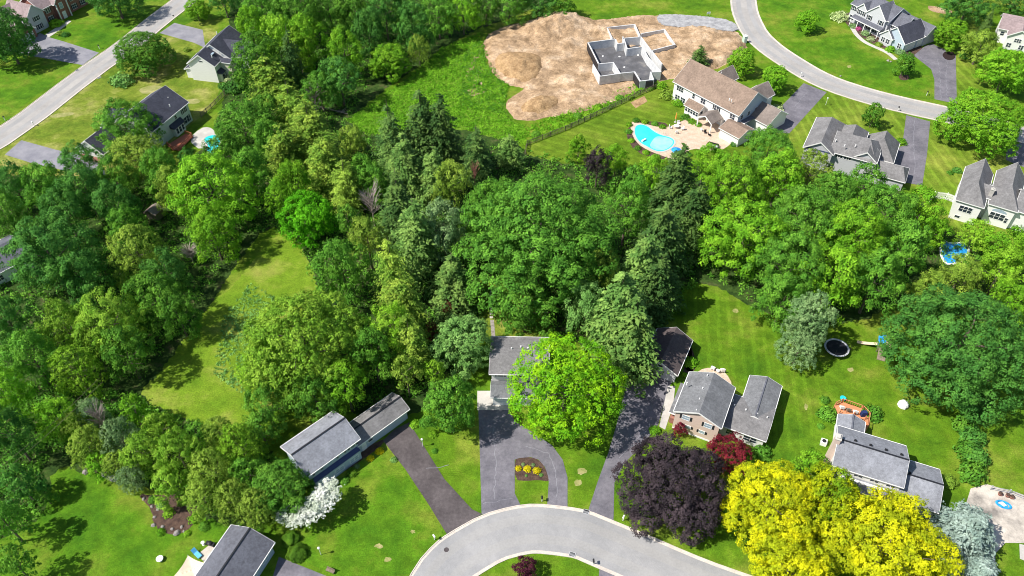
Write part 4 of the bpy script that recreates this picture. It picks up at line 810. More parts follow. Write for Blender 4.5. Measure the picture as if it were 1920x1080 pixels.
# x,y,r,h,col,kind,label
T = [
# top left
(8,64,48,17,'deep','o','tall dark tree cut by the left edge in front of the brick house'),
(264,94,50,11,'mid','o','round dense green tree alone beside the upper left road'),
(215,-6,48,13,'deep','d','broad tree cut by the top edge behind the brick house lawn'),
(368,18,23,7,'bright','o','small bright green tree where the upper left road leaves the photo'),
(234,236,54,15,'mid','d','big tree covering half of the pale green house'),
(258,292,55,12,'olive','f','airy light green tree over the yard of the pale green house'),
(148,305,38,11,'deep','d','dark tree at the end of the left grey driveway'),
(350,296,18,7,'deep','d','small dark tree beside the red wooden deck'),
(455,232,52,13,'mid','f','leafy tree right of the small turquoise pool'),
(418,285,38,11,'mid','d','green tree just below the small turquoise pool'),
# top wood
(484,112,48,18,'mid','d','tall full tree touching the white charcoal-roofed house'),
(470,52,30,15,'bright','d','light green tree leaning over the charcoal roof at the top'),
(492,18,42,17,'mid','d','tree at the top edge above the charcoal-roofed house'),
(418,-4,30,12,'deep','d','dark low tree at the top edge left of the wood'),
(555,18,44,18,'mid','d','large tree at the top edge of the upper wood'),
(520,75,34,17,'lime','d','narrow yellow-green tree inside the upper wood'),
(573,70,38,17,'bright','d','fresh green tree in the middle of the upper wood'),
(615,12,38,17,'mid','d','wood tree at the top edge left of the bare spot'),
(560,95,30,14,'lime','d','yellow-topped tree standing between dark wood trees'),
(545,118,26,20,'spruce','sp','thin dull spruce with a visible pole-like trunk in the upper wood'),
(645,95,36,16,'bright','d','pointed bright tree in front of the dark upper wood'),
(638,150,42,14,'deep','d','dark rounded tree at the wood edge beside the weedy meadow'),
(600,168,34,12,'mid','d','smaller green tree in the shade below the upper wood'),
(690,60,34,16,'deep','d','dark shaded tree between the pointed tree and the bright round one'),
(668,18,36,17,'mid','d','tree at the top edge right of the bare spot in the wood'),
(728,112,37,10,'bright','o','bright round tree at the edge of the weedy meadow'),
(722,20,36,18,'deep','d','slim dark tree with bare trunk at the top edge'),
(775,50,36,17,'deep','d','dark tall tree above the weedy meadow corner'),
(785,92,22,10,'olive','f','sparse yellowish sapling at the meadow corner'),
(770,6,36,18,'mid','d','wood tree at the top edge above the meadow corner'),
(822,25,36,15,'mid','d','middle tree of the row at the top edge above the meadow'),
(868,20,34,14,'bright','d','lighter tree of the row at the top edge above the meadow'),
(912,8,32,13,'mid','d','tree at the top edge left of the dirt heap'),
(955,12,32,11,'mid','d','low spreading tree just above the biggest dirt heap'),
(1010,0,36,11,'deep','d','dark bushy tree at the top edge above the dirt heap'),
(1052,2,28,10,'mid','d','last tree of the top row before the open lawn'),
# cedar row
(508,152,33,14,'feather','fe','yellow-green feathery cedar below the tall full tree'),
(548,205,34,15,'feather','fe','second feathery cedar down the slanting row'),
(500,212,36,12,'mid','d','green tree left of the feathery cedar row'),
(585,258,40,16,'feather','fe','widest feathery cedar beside the fallen grey branches'),
(538,290,36,15,'feather','fe','feathery cedar standing left of its row'),
(612,312,38,16,'feather','fe','feathery cedar above the vivid green tree'),
(650,352,34,15,'olive','fe','dull olive cedar at the lower end of the slanting row'),
(660,268,30,11,'olive','d','low olive tree at the meadow edge'),
(680,330,38,13,'mid','d','green tree tucked left of the paired dark spruces'),
(505,262,32,13,'mid','d','green tree between the cedar row and the pool tree'),
(470,320,36,14,'mid','d','tree between the bright leafy giant and the cedar row'),
(550,345,38,14,'bright','d','light green tree right above the vivid one'),
(578,405,50,13,'vivid','o','vivid green smooth-looking tree at the top of the meadow'),
(525,375,30,12,'bright','f','pale leafy tree leaning left of the vivid tree'),
# central conifers
(735,268,38,21,'spruce','sp','left one of the dark tall spruces below the weedy meadow'),
(790,248,46,23,'spruce','sp','tallest dark spruce below the weedy meadow'),
(826,258,42,22,'spruce','sp','right one of the tall dark spruces below the weedy meadow'),
(758,320,42,17,'sprucelight','sp','lighter spruce in front of the tall dark spruces'),
(893,292,33,17,'spruce','sp','single dark spruce with thin tip left of the great oak'),
(958,285,24,10,'sprucelight','sp','small spruce beside the corner of the yard fence'),
(812,335,36,16,'sprucelight','sp','spruce with pale drooping branches above the grey-green tree'),
(850,345,36,14,'olive','d','olive tree between the dark spruces and the great oak'),
(742,395,44,20,'spruce','sp','dark spruce in the heart of the wood, right of the bare tree'),
(775,455,50,22,'sprucelight','sp','wide olive spruce in the middle of the wood'),
(832,432,48,18,'greygreen','d','grey-green crown left of the great oak'),
(700,345,30,12,'mid','d','small green tree above the bare grey tree'),
(850,530,48,15,'sprucelight','sp','pale flat-branched spruce above the stepping stone path'),
(738,520,30,19,'feather','fe','narrow yellow-green cedar, upper one of the central column'),
(760,580,36,19,'feather','fe','yellow-green cedar in the middle of the central column'),
(735,625,38,16,'lime','d','yellow-green tree beside the lower cedars'),
(775,655,32,15,'feather','fe','pale cedar above the grey garage wing'),
(762,700,30,12,'olive','d','olive tree just above the garage wing roof'),
(640,500,52,17,'mid','d','green tree between the meadow and the wide olive spruce'),
(690,455,36,14,'olive','d','thin olive tree below the bare grey tree'),
(655,425,28,13,'mid','d','small tree right of the vivid green tree'),
(570,640,110,20,'sunny','o','huge bright leafy tree above the pale blue house'),
(500,690,52,14,'lime','f','loose light green tree at the lower meadow edge'),
(650,725,46,13,'bright','d','bright tree leaning over the pale blue house roof'),
(590,745,46,12,'mid','d','green tree directly behind the pale blue house'),
(500,760,45,11,'mid','d','green tree left of the pale blue house'),
(700,660,44,15,'mid','d','dark green tree right of the huge bright tree'),
(868,640,56,12,'pale','o','pale soft-leaved tree left of the half hidden grey house'),
(815,705,24,9,'lime','d','small yellow-tipped tree above the dark driveway tree'),
(845,760,50,14,'mid','o','dense dark green tree between the two driveways'),
(808,618,16,5,'brownred','d','small red-brown shrub tree in the shade of the wood'),
(842,570,18,6,'brownred','d','second small red-brown tree deeper in the shade'),
# great oak and around
(1012,440,134,25,'oak','o','the great round oak in the very middle of the photo'),
(930,400,60,18,'mid','d','left shoulder tree of the great oak'),
(985,575,55,13,'mid','d','tree below the great oak beside the small sunny lawn'),
(1175,395,44,18,'mid','d','mid green tree right behind the great oak'),
(1120,312,26,11,'purple','d','small dark purple tree behind the great oak'),
(1085,275,23,9,'bright','d','small round tree on the striped pool yard lawn'),
(1155,297,26,9,'bright','d','round tree right of the purple one at the yard edge'),
(1225,325,32,11,'bright','d','light tree at the lower edge of the pool yard'),
(1190,335,24,9,'mid','d','small tree between the yard edge and the great oak'),
(1265,345,46,18,'spruce','sp','dark spruce below the pool, furthest up the spruce line'),
(1300,400,42,18,'spruce','sp','dark spruce touching the bright maple wood'),
(1240,455,55,20,'spruce','sp','dark spruce with bluish tips in the spruce line'),
(1205,510,52,19,'sprucelight','sp','wide pale spruce in the middle of the spruce line'),
(1235,545,42,17,'spruce','sp','dark spruce casting its shadow on the striped lawn'),
(1165,585,56,20,'sprucelight','sp','large spruce in front of the brown-roofed garage'),
(1183,640,56,18,'sprucelight','sp','lowest spruce of the line, beside the shaded garage'),
(1100,572,42,13,'pale','d','pale green tree between the great oak and the spruces'),
(1128,510,36,15,'olive','d','olive tree between the great oak and the spruces'),
(1060,722,104,17,'yellowgreen','f','brilliant lime-yellow maple over the half hidden house'),
# right wood
(1440,285,50,13,'mid','d','dark green tree right of the pool patio'),
(1372,345,62,17,'bright','d','bright tree below the pool patio'),
(1460,335,52,16,'bright','d','bright tree left of the many-gabled house'),
(1330,300,34,10,'bright','d','low bright tree at the lower edge of the pool patio'),
(1400,440,76,18,'bright','d','big bright tree above the striped lawn'),
(1520,320,44,12,'olive','f','feathery olive tree hiding the navy gable'),
(1560,370,52,15,'mid','f','tree just below the many-gabled house'),
(1620,345,42,12,'mid','d','tree at the corner of the grey garage wing'),
(1660,400,58,15,'mid','d','tree below the end of the asphalt drive'),
(1510,415,64,18,'mid','d','leafy tree in the middle of the right wood'),
(1600,445,66,19,'bright','d','tall bright tree in the middle of the right wood'),
(1480,500,66,18,'mid','d','tree above the striped lawn, right of the big bright one'),
(1560,515,60,17,'bright','d','bright tree above the grey-green pine'),
(1640,525,50,17,'mid','d','tree overhanging the dark clearing by the play set'),
(1690,470,54,17,'mid','d','tree left of the blue pool cover'),
(1470,560,46,14,'mid','d','low tree overhanging the corner of the striped lawn'),
(1725,400,46,13,'bright','d','tree between the white fence and the right wood'),
(1748,432,30,9,'bright','d','bright small tree under the white house'),
(1828,438,30,8,'lime','d','light tree below the arched window'),
(1890,462,44,11,'bright','d','bright tree at the right edge below the white house'),
(1878,508,46,11,'lime','d','light leafy tree right of the blue pool cover'),
(1802,514,42,9,'olive','d','olive tree just below the blue pool cover'),
(1742,545,36,10,'olive','d','olive tree left below the blue pool cover'),
(1900,560,44,12,'bright','d','tree at the right edge above the dark oak'),
(1805,640,126,20,'deep','o','huge dark green oak at the right beside the play set'),
(1518,602,42,15,'greygreen','o','soft grey-green pine left of the trampoline'),
(1500,650,40,9,'greygreen','g','lower bushy pine in front of the soft grey-green one'),
# upper right
(1846,222,72,14,'bright','o','big round tree hiding the end of the upper street'),
(1888,130,44,13,'bright','o','round tree at the right edge above the big round one'),
(1840,85,32,11,'olive','d','duller tree left of the tan-roofed house'),
(1785,60,30,9,'bright','o','small round tree beside the slate garage wing'),
(1815,8,44,13,'deep','d','dark tree at the top edge over the bare soil patch'),
(1850,50,14,10,'spruce','sp','slim grey-green spruce beside the tan-roofed house'),
(1515,38,20,7,'bright','o','young round tree alone on the big upper lawn'),
(1697,120,18,7,'mid','o','small tree in a mulch ring by the cracked drive'),
(1639,215,19,7,'mid','o','small tree on the lawn above the many-gabled house'),
(1391,113,26,8,'bright','o','round ball tree nearest the green portable toilet'),
(1453,146,25,8,'bright','o','round ball tree above the drive of the pool house'),
(1312,106,15,7,'spruce','sp','small spruce at the corner of the taupe roof'),
(1900,5,28,9,'deep','d','dark tree at the top right corner'),
# left wood
(395,352,78,18,'bright','d','big bright tree above the shaded meadow corner'),
(400,440,48,13,'bright','d','bright lower tree beside the shaded meadow corner'),
(300,318,38,13,'mid','d','tree right of the airy yard tree'),
(325,350,36,13,'olive','d','dull tree left of the big bright tree'),
(215,335,36,13,'mid','d','tree above the weathered shed, to its left'),
(160,355,42,14,'deep','d','dark tree below the left grey driveway'),
(85,350,42,14,'mid','d','tree below the dry lawn strip at the left'),
(25,345,38,14,'deep','d','dark tree at the left edge below the dry lawn'),
(10,400,36,13,'mid','d','tree at the left edge above the yellow lawn gap'),
(120,395,42,14,'deep','d','dark thin-topped tree above the huge dark tree'),
(215,385,40,14,'deep','d','dark tree left of the weathered shed'),
(235,420,36,12,'mid','d','green tree below the weathered shed'),
(92,478,82,18,'deep','d','huge dark green tree near the left slate roof'),
(155,520,44,14,'deep','d','dark tree at the lower right of the huge dark one'),
(255,468,50,14,'olive','f','olive green tree in the middle of the left wood'),
(310,505,40,12,'deep','d','shaded tree beside the bare twig heap'),
(290,560,52,14,'mid','d','tree at the right side of the left wood'),
(332,588,40,12,'mid','d','tree at the meadow edge casting shade on it'),
(205,605,66,15,'sunny','d','wide bright tree low in the left wood'),
(120,610,46,14,'sunny','d','bright tree left of the wide bright one'),
(238,662,46,13,'mid','d','tree at the lower meadow corner'),
(60,670,50,14,'mid','d','tree at the left edge below the bright ones'),
(140,690,46,12,'lime','f','light green loose tree below the bright ones'),
(15,600,42,14,'deep','d','dark tree at the left edge below the slate roof'),
(12,740,44,14,'bright','d','bright tree at the left edge above the power wires'),
(20,815,44,14,'deep','d','dark tree at the left edge crossed by the power wires'),
(36,905,38,10,'deep','d','dark leafy tree beside the lower left lawn'),
(10,980,40,11,'mid','d','tree at the left edge of the lower left lawn'),
(84,930,18,4.5,'mid','d','small shaded tree at the edge of the lower left lawn'),
(28,1055,36,10,'mid','d','tree at the bottom left corner'),
# lower-left hedge wood
(108,785,42,10,'bright','d','round tree at the upper left end of the thicket'),
(170,775,30,8,'greygreen','f','grey-tipped tree in the thicket'),
(165,835,38,9,'olive','f','olive tree of the thicket above the stone slab'),
(225,820,38,10,'greygreen','f','grey-green tree in the thicket behind the stone slab'),
(250,770,32,9,'bright','d','bright tree at the upper edge of the thicket'),
(272,845,44,10,'sunny','d','bright tree in the middle of the thicket'),
(215,870,28,6,'olive','f','low olive tree at the lawn edge of the thicket'),
(335,850,44,11,'sunny','d','bright tree of the thicket below the sunny meadow'),
(315,905,36,8,'sunny','d','bright tree just above the rock garden'),
(395,880,42,10,'olive','f','olive tree of the thicket right of the rock garden'),
(380,930,36,8,'olive','f','low olive tree touching the rock garden'),
(450,835,42,11,'lime','f','yellow-green tree at the right end of the thicket'),
(465,885,36,9,'mid','d','green tree at the right end of the thicket'),
(438,935,38,9,'olive','f','low olive tree above the dark grey house'),
(525,915,54,9,'mid','o','dense green tree left of the white flowering one'),
(140,800,30,8,'olive','f','low olive tree between the round upper left one and the grey tips of the thicket'),
(300,800,34,9,'sunny','d','sunlit tree at the upper edge of the thicket, below the meadow tip'),
(372,822,34,9,'mid','d','green tree at the upper edge of the thicket, right part'),
(412,815,34,10,'olive','f','yellowish tree at the upper right edge of the thicket'),
(185,870,26,6,'bright','d','small bright tree directly above the pale stone slab'),
(245,895,26,6,'greygreen','f','small grey-green tree at the lawn edge left of the rock garden'),
(480,950,36,9,'olive','f','olive tree between the thicket and the dense green tree'),
(490,810,34,9,'mid','d','green tree at the left end of the pale blue house'),
# lower right
(1260,905,98,11,'purple','o','large dark purple tree beside the curving street'),
(1370,848,42,7,'red','f','crimson red maple in front of the pink-beige house'),
(1276,806,15,3.5,'red','d','small crimson maple at the corner of the pink-beige house'),
(1450,945,88,12,'gold','o','golden yellow tree, left one of the gold pair'),
(1668,1020,112,12,'gold','o','golden yellow tree, right one of the gold pair'),
(1555,930,60,12,'goldgreen','o','green and gold tree between the two golden ones'),
(1480,1070,80,11,'gold','o','golden tree cut by the bottom edge'),
(1525,870,34,7,'bright','d','bright green small tree at the white house corner'),
(1810,1000,60,9,'blue','bl','silvery blue spruce beside the concrete drive'),
(1835,1085,46,8,'blue','bl','second silvery spruce cut by the bottom edge'),
(985,1066,24,4,'plum','o','small purple tree on the island inside the street curve'),
]
grp = {}
for (x, y, r, h_, col, kind, lab) in T:
    if kind == 'x': tree(x, y, r, h_, col, lab, 'f' if col in ('purple','gold') else 'd', flat=1.1)
    elif kind == 'g': tree(x, y, r, h_, col, lab, 'f', flat=1.5)
    else: tree(x, y, r, h_, col, lab, kind)
# ---------------------------------------------------------------- white flowering dogwood
def dogwood():
    rng = np.random.default_rng(77); arc = [(536,968,3.2,1.6),(550,970,3.0,1.9),(565,966,3.6,2.0),(580,960,3.8,2.2),(592,948,4.4,2.0),(603,940,4.6,2.2),(612,928,4.6,2.2),(618,914,4.2,1.7),(598,925,5.0,1.3),(624,906,3.6,.9)]
    O = W(585,955); P = []; N = []
    for x, y, z_, r_ in arc:
        c = W(x, y, z_)-O; n = int(17*r_**2)
        d = unit(rng, n); q = np.array([c.x, c.y, z_])+d*r_*rng.uniform(.5,1.05,(n,1))*[1,1,.55]; m = 8
        P.append(np.repeat(q, m, 0)+rng.normal(size=(n*m,3))*[.2,.2,.06]); N.append(np.tile([0,0,1.], (n*m,1))+rng.normal(size=(n*m,3))*.3)
    e = empty('flowering_tree', (O.x,O.y,0), 0, 'white flowering tree curving round the dense green one, beside the pale blue house', 'tree')
    child('crown', quads('crown', np.concatenate(P), np.concatenate(N), .26, rng, 1.2), e, LM('white')); B = MB(); B.tube([(0,0,-.1),(.1,.1,1.4),(.3,0,3)], [.16,.12,.06], 7)
    for x, y, z_, r_ in arc[::2]: c = W(x, y, z_)-O; B.tube([(.1,.1,1.4),(c.x*.5,c.y*.5,z_*.8),(c.x,c.y,z_)], [.08,.05,.02], 5)
    B.build('trunk', M_BARK, e)
dogwood()
# ---------------------------------------------------------------- shrubs
SH = [
(990,878,0,'yellow','', 0),
(545,1010,17,'topiary','clipped round dark bush beside the dark grey house, upper one of two','top'), (557,1036,18,'topiary','clipped oval dark bush beside the dark grey house, lower one of two','top'),
(230,153,22,'pale','pale round shrub on the lawn right of the upper left road','s'), (106,44,13,'lime','light green ornamental shrub in front of the brick house','s'),
(112,62,8,'olive','left shrub in the round bed by the brick house drive','s'), (122,64,8,'deep','right shrub in the round bed by the brick house drive','s'),
(432,147,13,'cream','cream flowering shrub at the foot of the white charcoal-roofed house','s'), (440,165,22,'deep','dark shrub at the corner below the white charcoal-roofed house','s'),(418,160,10,'deep','dark little shrub under the arched bay','s'),
(1575,33,17,'cream','white blooming shrub at the left end of the gabled house','s'), (1601,48,8,'greygreen','bluish upright shrub by the porch of the gabled house','s'), (1610,52,6,'pink','pink flowering shrub by the porch of the gabled house','s'),
(1624,62,9,'greygreen','bluish cone shrub in front of the porch posts','s'), (1633,72,8,'cream','pale shrub right of the bluish cone shrub','s'), (1648,82,7,'olive','olive shrub in the bed before the gabled house','s'), (1670,92,10,'bright','bright low shrub under the slate garage windows','s'), (1688,97,10,'greygreen','grey-green shrub at the corner of the slate garage','s'),
(1812,104,13,'deep','dark oval shrub on the striped strip right of the cracked drive','s'), (1690,265,11,'bright','bright shrub at the garage corner by the long drive','s'), (1458,204,12,'cream','cream round shrub at the corner of the pool house drive','s'),
(1252,178,16,'olive','brownish shrub at the left corner of the pool house','s'), (1272,193,11,'bright','round green shrub beside the sunroom','s'), (1238,160,12,'bright','bright shrub where the yard fence meets the pool house','s'),
(1795,318,9,'deep','dark shrub beside the bright white house','s'),(1783,322,6,'mid','small shrub at the left corner of the bright white house','s'),
(1635,774,20,'mid','round shrub at the right side of the red deck','s'), (1552,776,19,'mid','round shrub at the left side of the red deck','s'), (1548,748,9,'mid','small shrub above the left deck shrub','s'),
(1779,902,17,'olive','grassy ornamental clump beside the light grey garage wing','s'), (1429,848,19,'mid','round green bush right of the crimson maple','s'), (1296,678,13,'bright','bright bush beside the brown-roofed garage','s'),(1284,700,6,'bright','small bush at the garage corner','s'),
(1228,805,11,'bright','green bush at the start of the concrete path','s'), (1405,845,10,'olive','small shrub under the crimson maple','s'),
(1540,797,7,'mid','little bush at the white gable of the lower right house','s'), (1572,762,6,'mid','little bush behind the red deck','s'),
(711,844,8,'yellow','yellow shrub at the front of the pale blue house, upper one','s'), (694,857,7,'yellow','yellow shrub at the front of the pale blue house, lower one','s'), (777,793,10,'lime','yellow-green shrub at the garage end of the brown drive','s'),(795,790,11,'mid','low dark shrub above the brown drive','s'),(812,812,9,'lime','yellow-green shrub left of the dark driveway tree','s'),
(660,884,11,'topiary','dark round shrub in the bed before the pale blue house','s'), (645,899,9,'mid','small round shrub in the bed before the pale blue house','s'), (668,872,6,'greygreen','tiny greyish shrub in the bed before the pale blue house','s'), (738,860,7,'pale','pale shrub at the top of the brown drive edge','s'),
(815,843,6,'mid','tiny shrub by the mailbox of the brown drive','s'),
(972,876,6.5,'yellow','bright yellow ball bush, left of three in the drive island','y'), (989,877,7.5,'yellow','bright yellow ball bush, middle of three in the drive island','y'), (1007,880,7.5,'yellow','bright yellow ball bush, right of three in the drive island','y'),
(981,868,4,'greygreen','small grey-green plant between the yellow ball bushes, left','s'), (1000,869,4,'greygreen','small grey-green plant between the yellow ball bushes, right','s'), (1015,888,4,'pale','small pale plant at the right of the yellow ball bushes','s'), (987,889,3,'pale','tiny pale plant below the middle yellow ball bush','s'),
(300,945,9,'pale','pale low plant in the rock garden','s'), (315,960,11,'lime','yellow-green low plant in the middle of the rock garden','s'), (300,996,9,'bright','bright low plant at the lower left of the rock garden','s'), (350,998,7,'lime','light low plant at the lower right of the rock garden','s'), (365,970,12,'bright','bright low plant at the right of the rock garden','s'), (285,935,9,'mid','green low plant at the top of the rock garden','s'), (340,940,9,'olive','olive low plant at the top right of the rock garden','s'), (382,985,10,'mid','green low plant between the rock garden and the dark grey house','s'),
(1180,232,7,'bright','low plant at the left tip of the pool bed','s'),(1193,224,7,'mid','low plant at the upper left of the pool bed','s'),(1210,227,7,'bright','low plant above the pool, left one','s'),(1228,230,7,'mid','low plant above the pool, middle one','s'),(1243,236,7,'bright','low plant above the pool, right one','s'),
(1179,245,7,'mid','low plant left of the pool','s'),(1184,262,7,'bright','low plant at the lower left of the pool','s'),(1196,276,7,'mid','low plant below the pool, left one','s'),(1212,284,7,'bright','low plant below the pool, middle one','s'),(1230,292,8,'mid','low plant below the pool, right one','s'),
(1285,218,9,'mid','low plant before the sunroom, left one','s'),(1298,226,8,'bright','low plant before the sunroom, middle one','s'),(1310,232,7,'mid','low plant before the sunroom, right one','s'),(1293,288,6,'mid','small plant at the lower patio edge','s'),(1378,268,9,'deep','dark shrub at the right end of the pool patio','s'),
(355,282,9,'deep','dark shrub between the red deck and the turquoise pool','s'),(350,92,7,'olive','brownish shrub at the entrance of the charcoal-roofed house','s'),
]
for (x, y, r, col, lab, k) in SH[1:]:
    if k == 'top': shrub(x, y, r, col, lab, me=TOP, hz=.85, group='clipped bushes')
    else: shrub(x, y, r, col, lab, group='yellow ball bushes' if k == 'y' else None, name='yellow_bush' if k == 'y' else 'shrub', hz=1.0)
# hedge of bushes along the lower right yard
for i, (x, y, r, lab) in enumerate([(1822,775,22,'hedge bush nearest the huge dark oak'), (1808,798,23,'second hedge bush below the huge dark oak'), (1822,822,24,'hedge bush in the middle of the right-hand hedge line'), (1812,845,20,'narrow hedge bush left of the hedge line'), (1828,858,23,'hedge bush below the middle of the hedge line'), (1822,888,25,'lowest hedge bush, at the corner of the concrete drive'), (1838,752,20,'low bush in the shade under the huge dark oak')]):
    shrub(x, y, r, 'mid' if i % 2 else 'deep', lab, group='bushes of the right hedge', hz=1.5)
# shrubs along the outside of the yard fence
ORD = 'first second third fourth fifth sixth seventh eighth ninth tenth eleventh twelfth thirteenth'.split()
for i in range(13):
    f = i/12; x = 985+f*235; y = 262-f*102+(-4 if i % 2 else 3)
    shrub(x, y, 9+(i*5 % 5), ('bright', 'mid', 'lime', 'bright')[i % 4], ORD[i]+' wild bush along the yard fence, counted from its lower left corner', group='wild bushes along the yard fence', hz=.8)
# ---------------------------------------------------------------- uncountable ground cover
def scatter(name, px, n, size, col, seed, zmax=.6, cl=None, kind='stuff', lab=None):
    P = [W(x, y).to_2d() for x, y in px]; rng = np.random.default_rng(seed); xs = [p.x for p in P]; ys = [p.y for p in P]; pts = []
    while len(pts) < n:
        x, y = rng.uniform(min(xs), max(xs)), rng.uniform(min(ys), max(ys))
        if inside(P, x, y): pts.append((x, y))
    pts = np.array(pts)
    if cl:
        m, rr = cl; c = np.repeat(pts, m, 0); o = unit(rng, len(c))*rng.random((len(c),1))**.5*rr; h0 = np.repeat(rng.uniform(.2,1,len(pts)), m)
        P3 = np.column_stack([c[:,0]+o[:,0], c[:,1]+o[:,1], np.abs(o[:,2])*zmax/rr*h0+.05]); N = o*[1,1,.6]/rr+[0,0,.6]+rng.normal(size=P3.shape)*.35
    else: P3 = np.column_stack([pts, rng.random(n)*zmax+.03]); N = rng.normal(size=P3.shape)*.6+[0,0,1]
    me = quads(name, P3, N, size, rng, 1.7); me.materials[0] = LM(col); o = bpy.data.objects.new(name, me); COL.objects.link(o); return tag(o, kind=kind)
meadow = [(690,255),(650,225),(760,150),(830,90),(900,62),(905,110),(925,142),(955,160),(942,205),(960,228),(985,235),(985,262),(940,262),(860,240),(760,245)]
sheet('meadow', meadow, .022, M_WILD, 1, .4)
scatter('meadow_weeds', meadow, 4200, .19, 'meadow', 1, .7, (20,.6))
scatter('meadow_weeds', [(985,240),(1210,150),(1240,158),(1200,175),(995,268),(960,270)], 600, .2, 'meadow', 2, .7, (18,.5))
scatter('meadow_weeds', [(850,120),(905,70),(915,110),(950,160),(945,215),(860,200)], 500, .2, 'mid', 9, .9, (18,.5))
scatter('undergrowth', [(40,345),(380,310),(440,170),(470,0),(880,20),(700,150),(650,230),(700,265),(980,280),(1220,335),(1450,300),(1740,400),(1900,520),(1700,540),(1450,590),(1320,510),(1200,670),(1050,620),(860,590),(860,700),(740,760),(640,760),(560,440),(440,430),(380,590),(260,700),(120,650),(0,760),(-20,420)], 8000, .30, 'mid', 3, 1.6, (16,1.0))
scatter('undergrowth', [(60,720),(240,735),(380,810),(520,860),(520,960),(380,960),(330,915),(180,870),(90,840),(70,980),(-10,1010),(-20,720)], 1300, .3, 'mid', 4, 1.4, (16,.9))
scatter('wild_grass_tufts', [(420,590),(470,530),(520,560),(500,700),(450,740),(400,700)], 900, .22, 'pale', 5, .3, (6,.4))
# ---------------------------------------------------------------- foundation under construction
z = Z(1080,30,3.857)
e = empty('house_foundation', W(1160,110), 0, 'open concrete basement of a house under construction on bare soil', 'foundation')
O = e.location.to_2d()
def fw(pts, hh, th=.32, z0=.25, nm='foundation_wall', m=M_POUR):
    B = MB(); q = [W(*z(x, y), hh).to_2d()-O for x, y in pts]
    for i in range(len(q)-1): B.obox(q[i], q[i+1], th-.004*i, z0, hh+.003*i, th/2-.002*i)
    return B.build(nm, m, e)
fw([(90,190),(285,165)], 2.9); fw([(88,192),(165,345)], 2.9); fw([(165,345),(270,336),(320,415),(175,435),(125,352)], 2.9); fw([(320,413),(425,403),(466,470)], 2.85); fw([(466,470),(560,458),(540,405),(612,402)], 2.85)
fw([(612,400),(520,295),(480,225)], 2.9); fw([(545,250),(470,150),(345,160),(370,236),(478,222)], 2.9); fw([(285,165),(300,200),(345,195),(340,150)], 2.9); fw([(548,252),(622,345)], 2.9)
fw([(225,82),(425,60),(462,140)], 1.5, nm='garage_wall'); fw([(225,82),(262,160)], 1.5, nm='garage_wall'); fw([(475,126),(640,96),(716,205),(545,250)], 1.5, nm='garage_wall')
B = MB(); q = [W(*z(x, y), .3).to_2d()-O for x, y in [(95,215),(285,195),(470,170),(530,270),(615,430),(560,490),(470,500),(420,430),(320,445),(175,460),(130,380)]]; B.prism([tuple(p) for p in q], .2, .45); B.build('basement_slab', M_SLAB, e)
B = MB()
for a, c in (((82,192),(160,350)),((458,470),(560,470)),((416,406),(458,475))):
    p0, p1 = W(*z(*a), 2.7).to_2d()-O, W(*z(*c), 2.7).to_2d()-O; MB().obox(p0, p1, .08, .3, 2.65).build('tar_coat', M_TAR, e)
for (x, y) in ((195,290),(315,293),(450,283),(350,370)):
    p = W(*z(x, y), .5); MB().lathe((p.x-O.x, p.y-O.y, .44), [(.32,0),(.3,.12),(.2,.16)], 10).build('pipe_stub', M_TRIM, e)
def thing(nm, p, lab, cat, rz=0, grp_=None): return empty(nm, p, rz, lab, cat, grp_)
# portable toilet
p = W(1395,80); e = thing('portable_toilet', p, 'pale green portable toilet standing between the dirt site and the curving street', 'toilet', .4)
MB().box(-.55,.55,-.55,.55,0,2.15).build('cabin', M_PORTA, e); MB().prism([(-.6,-.6),(.6,-.6),(.6,.6),(-.6,.6)],2.15,2.3).box(-.4,.4,-.4,.4,2.3,2.38).build('roof', M_TRIM, e); MB().box(-.4,.4,-.6,-.56,.1,1.95).build('door', M_TRIM, e)
p = W(1328,29); e = thing('sign_board', p, 'small white sign on two legs at the top edge beside the gravel track', 'sign', .2)
MB().box(-.6,.6,-.03,.03,.5,1.2).build('board', M_TRIM, e)
for q in (-.5,.5): MB().box(q-.04,q+.04,-.08,-.04,0,1.1).build('leg', M_TRIM, e)
# ---------------------------------------------------------------- pools
def basin(px, sm, water, rim, lab, nm='swimming_pool', shallow=None, curb=.45):
    P = smooth_pts([tuple(W(x, y).to_2d()) for x, y in px], sm); c = Vector((sum(p[0] for p in P)/len(P), sum(p[1] for p in P)/len(P), 0)); e = thing(nm, c, lab, 'pool')
    L = [(p[0]-c.x, p[1]-c.y) for p in P]; a = sum(L[i][0]*L[(i+1)%len(L)][1]-L[(i+1)%len(L)][0]*L[i][1] for i in range(len(L)))
    if a < 0: L = L[::-1]
    strip(None, -curb, .02, -.02, .10, world=L, it=0, closed=True).build('coping', rim, e); MB().prism(L, .0, .065).build('water', water, e)
    if shallow:
        Q = smooth_pts([tuple((W(x, y)-c).to_2d()) for x, y in shallow], sm); MB().prism(Q, .04, .072).build('shallow_water', M_WATERL, e)
    return e
pe = basin([(1190,238),(1200,233),(1213,236),(1226,247),(1240,254),(1258,258),(1266,266),(1260,276),(1246,284),(1230,284),(1215,276),(1200,268),(1190,254)], 2, M_WATER, M_CONC, 'kidney-shaped swimming pool with turquoise water behind the taupe-roofed house', shallow=[(1230,256),(1241,256),(1257,260),(1263,266),(1258,275),(1246,282),(1230,282),(1217,275),(1222,265)])
basin([(380,262),(392,254),(408,254),(414,264),(408,280),(398,290),(386,282),(392,272)], 2, M_WATER, M_CONC, 'small turquoise pool among the trees right of the red wooden deck')
basin([(1770,452),(1780,458),(1815,456),(1812,482),(1790,494),(1772,494),(1764,472)], 1, M_BLUE, M_TRIM, 'pool under a wrinkled bright blue cover between the right-hand trees')
# steps and ladder
p = W(1281,252)
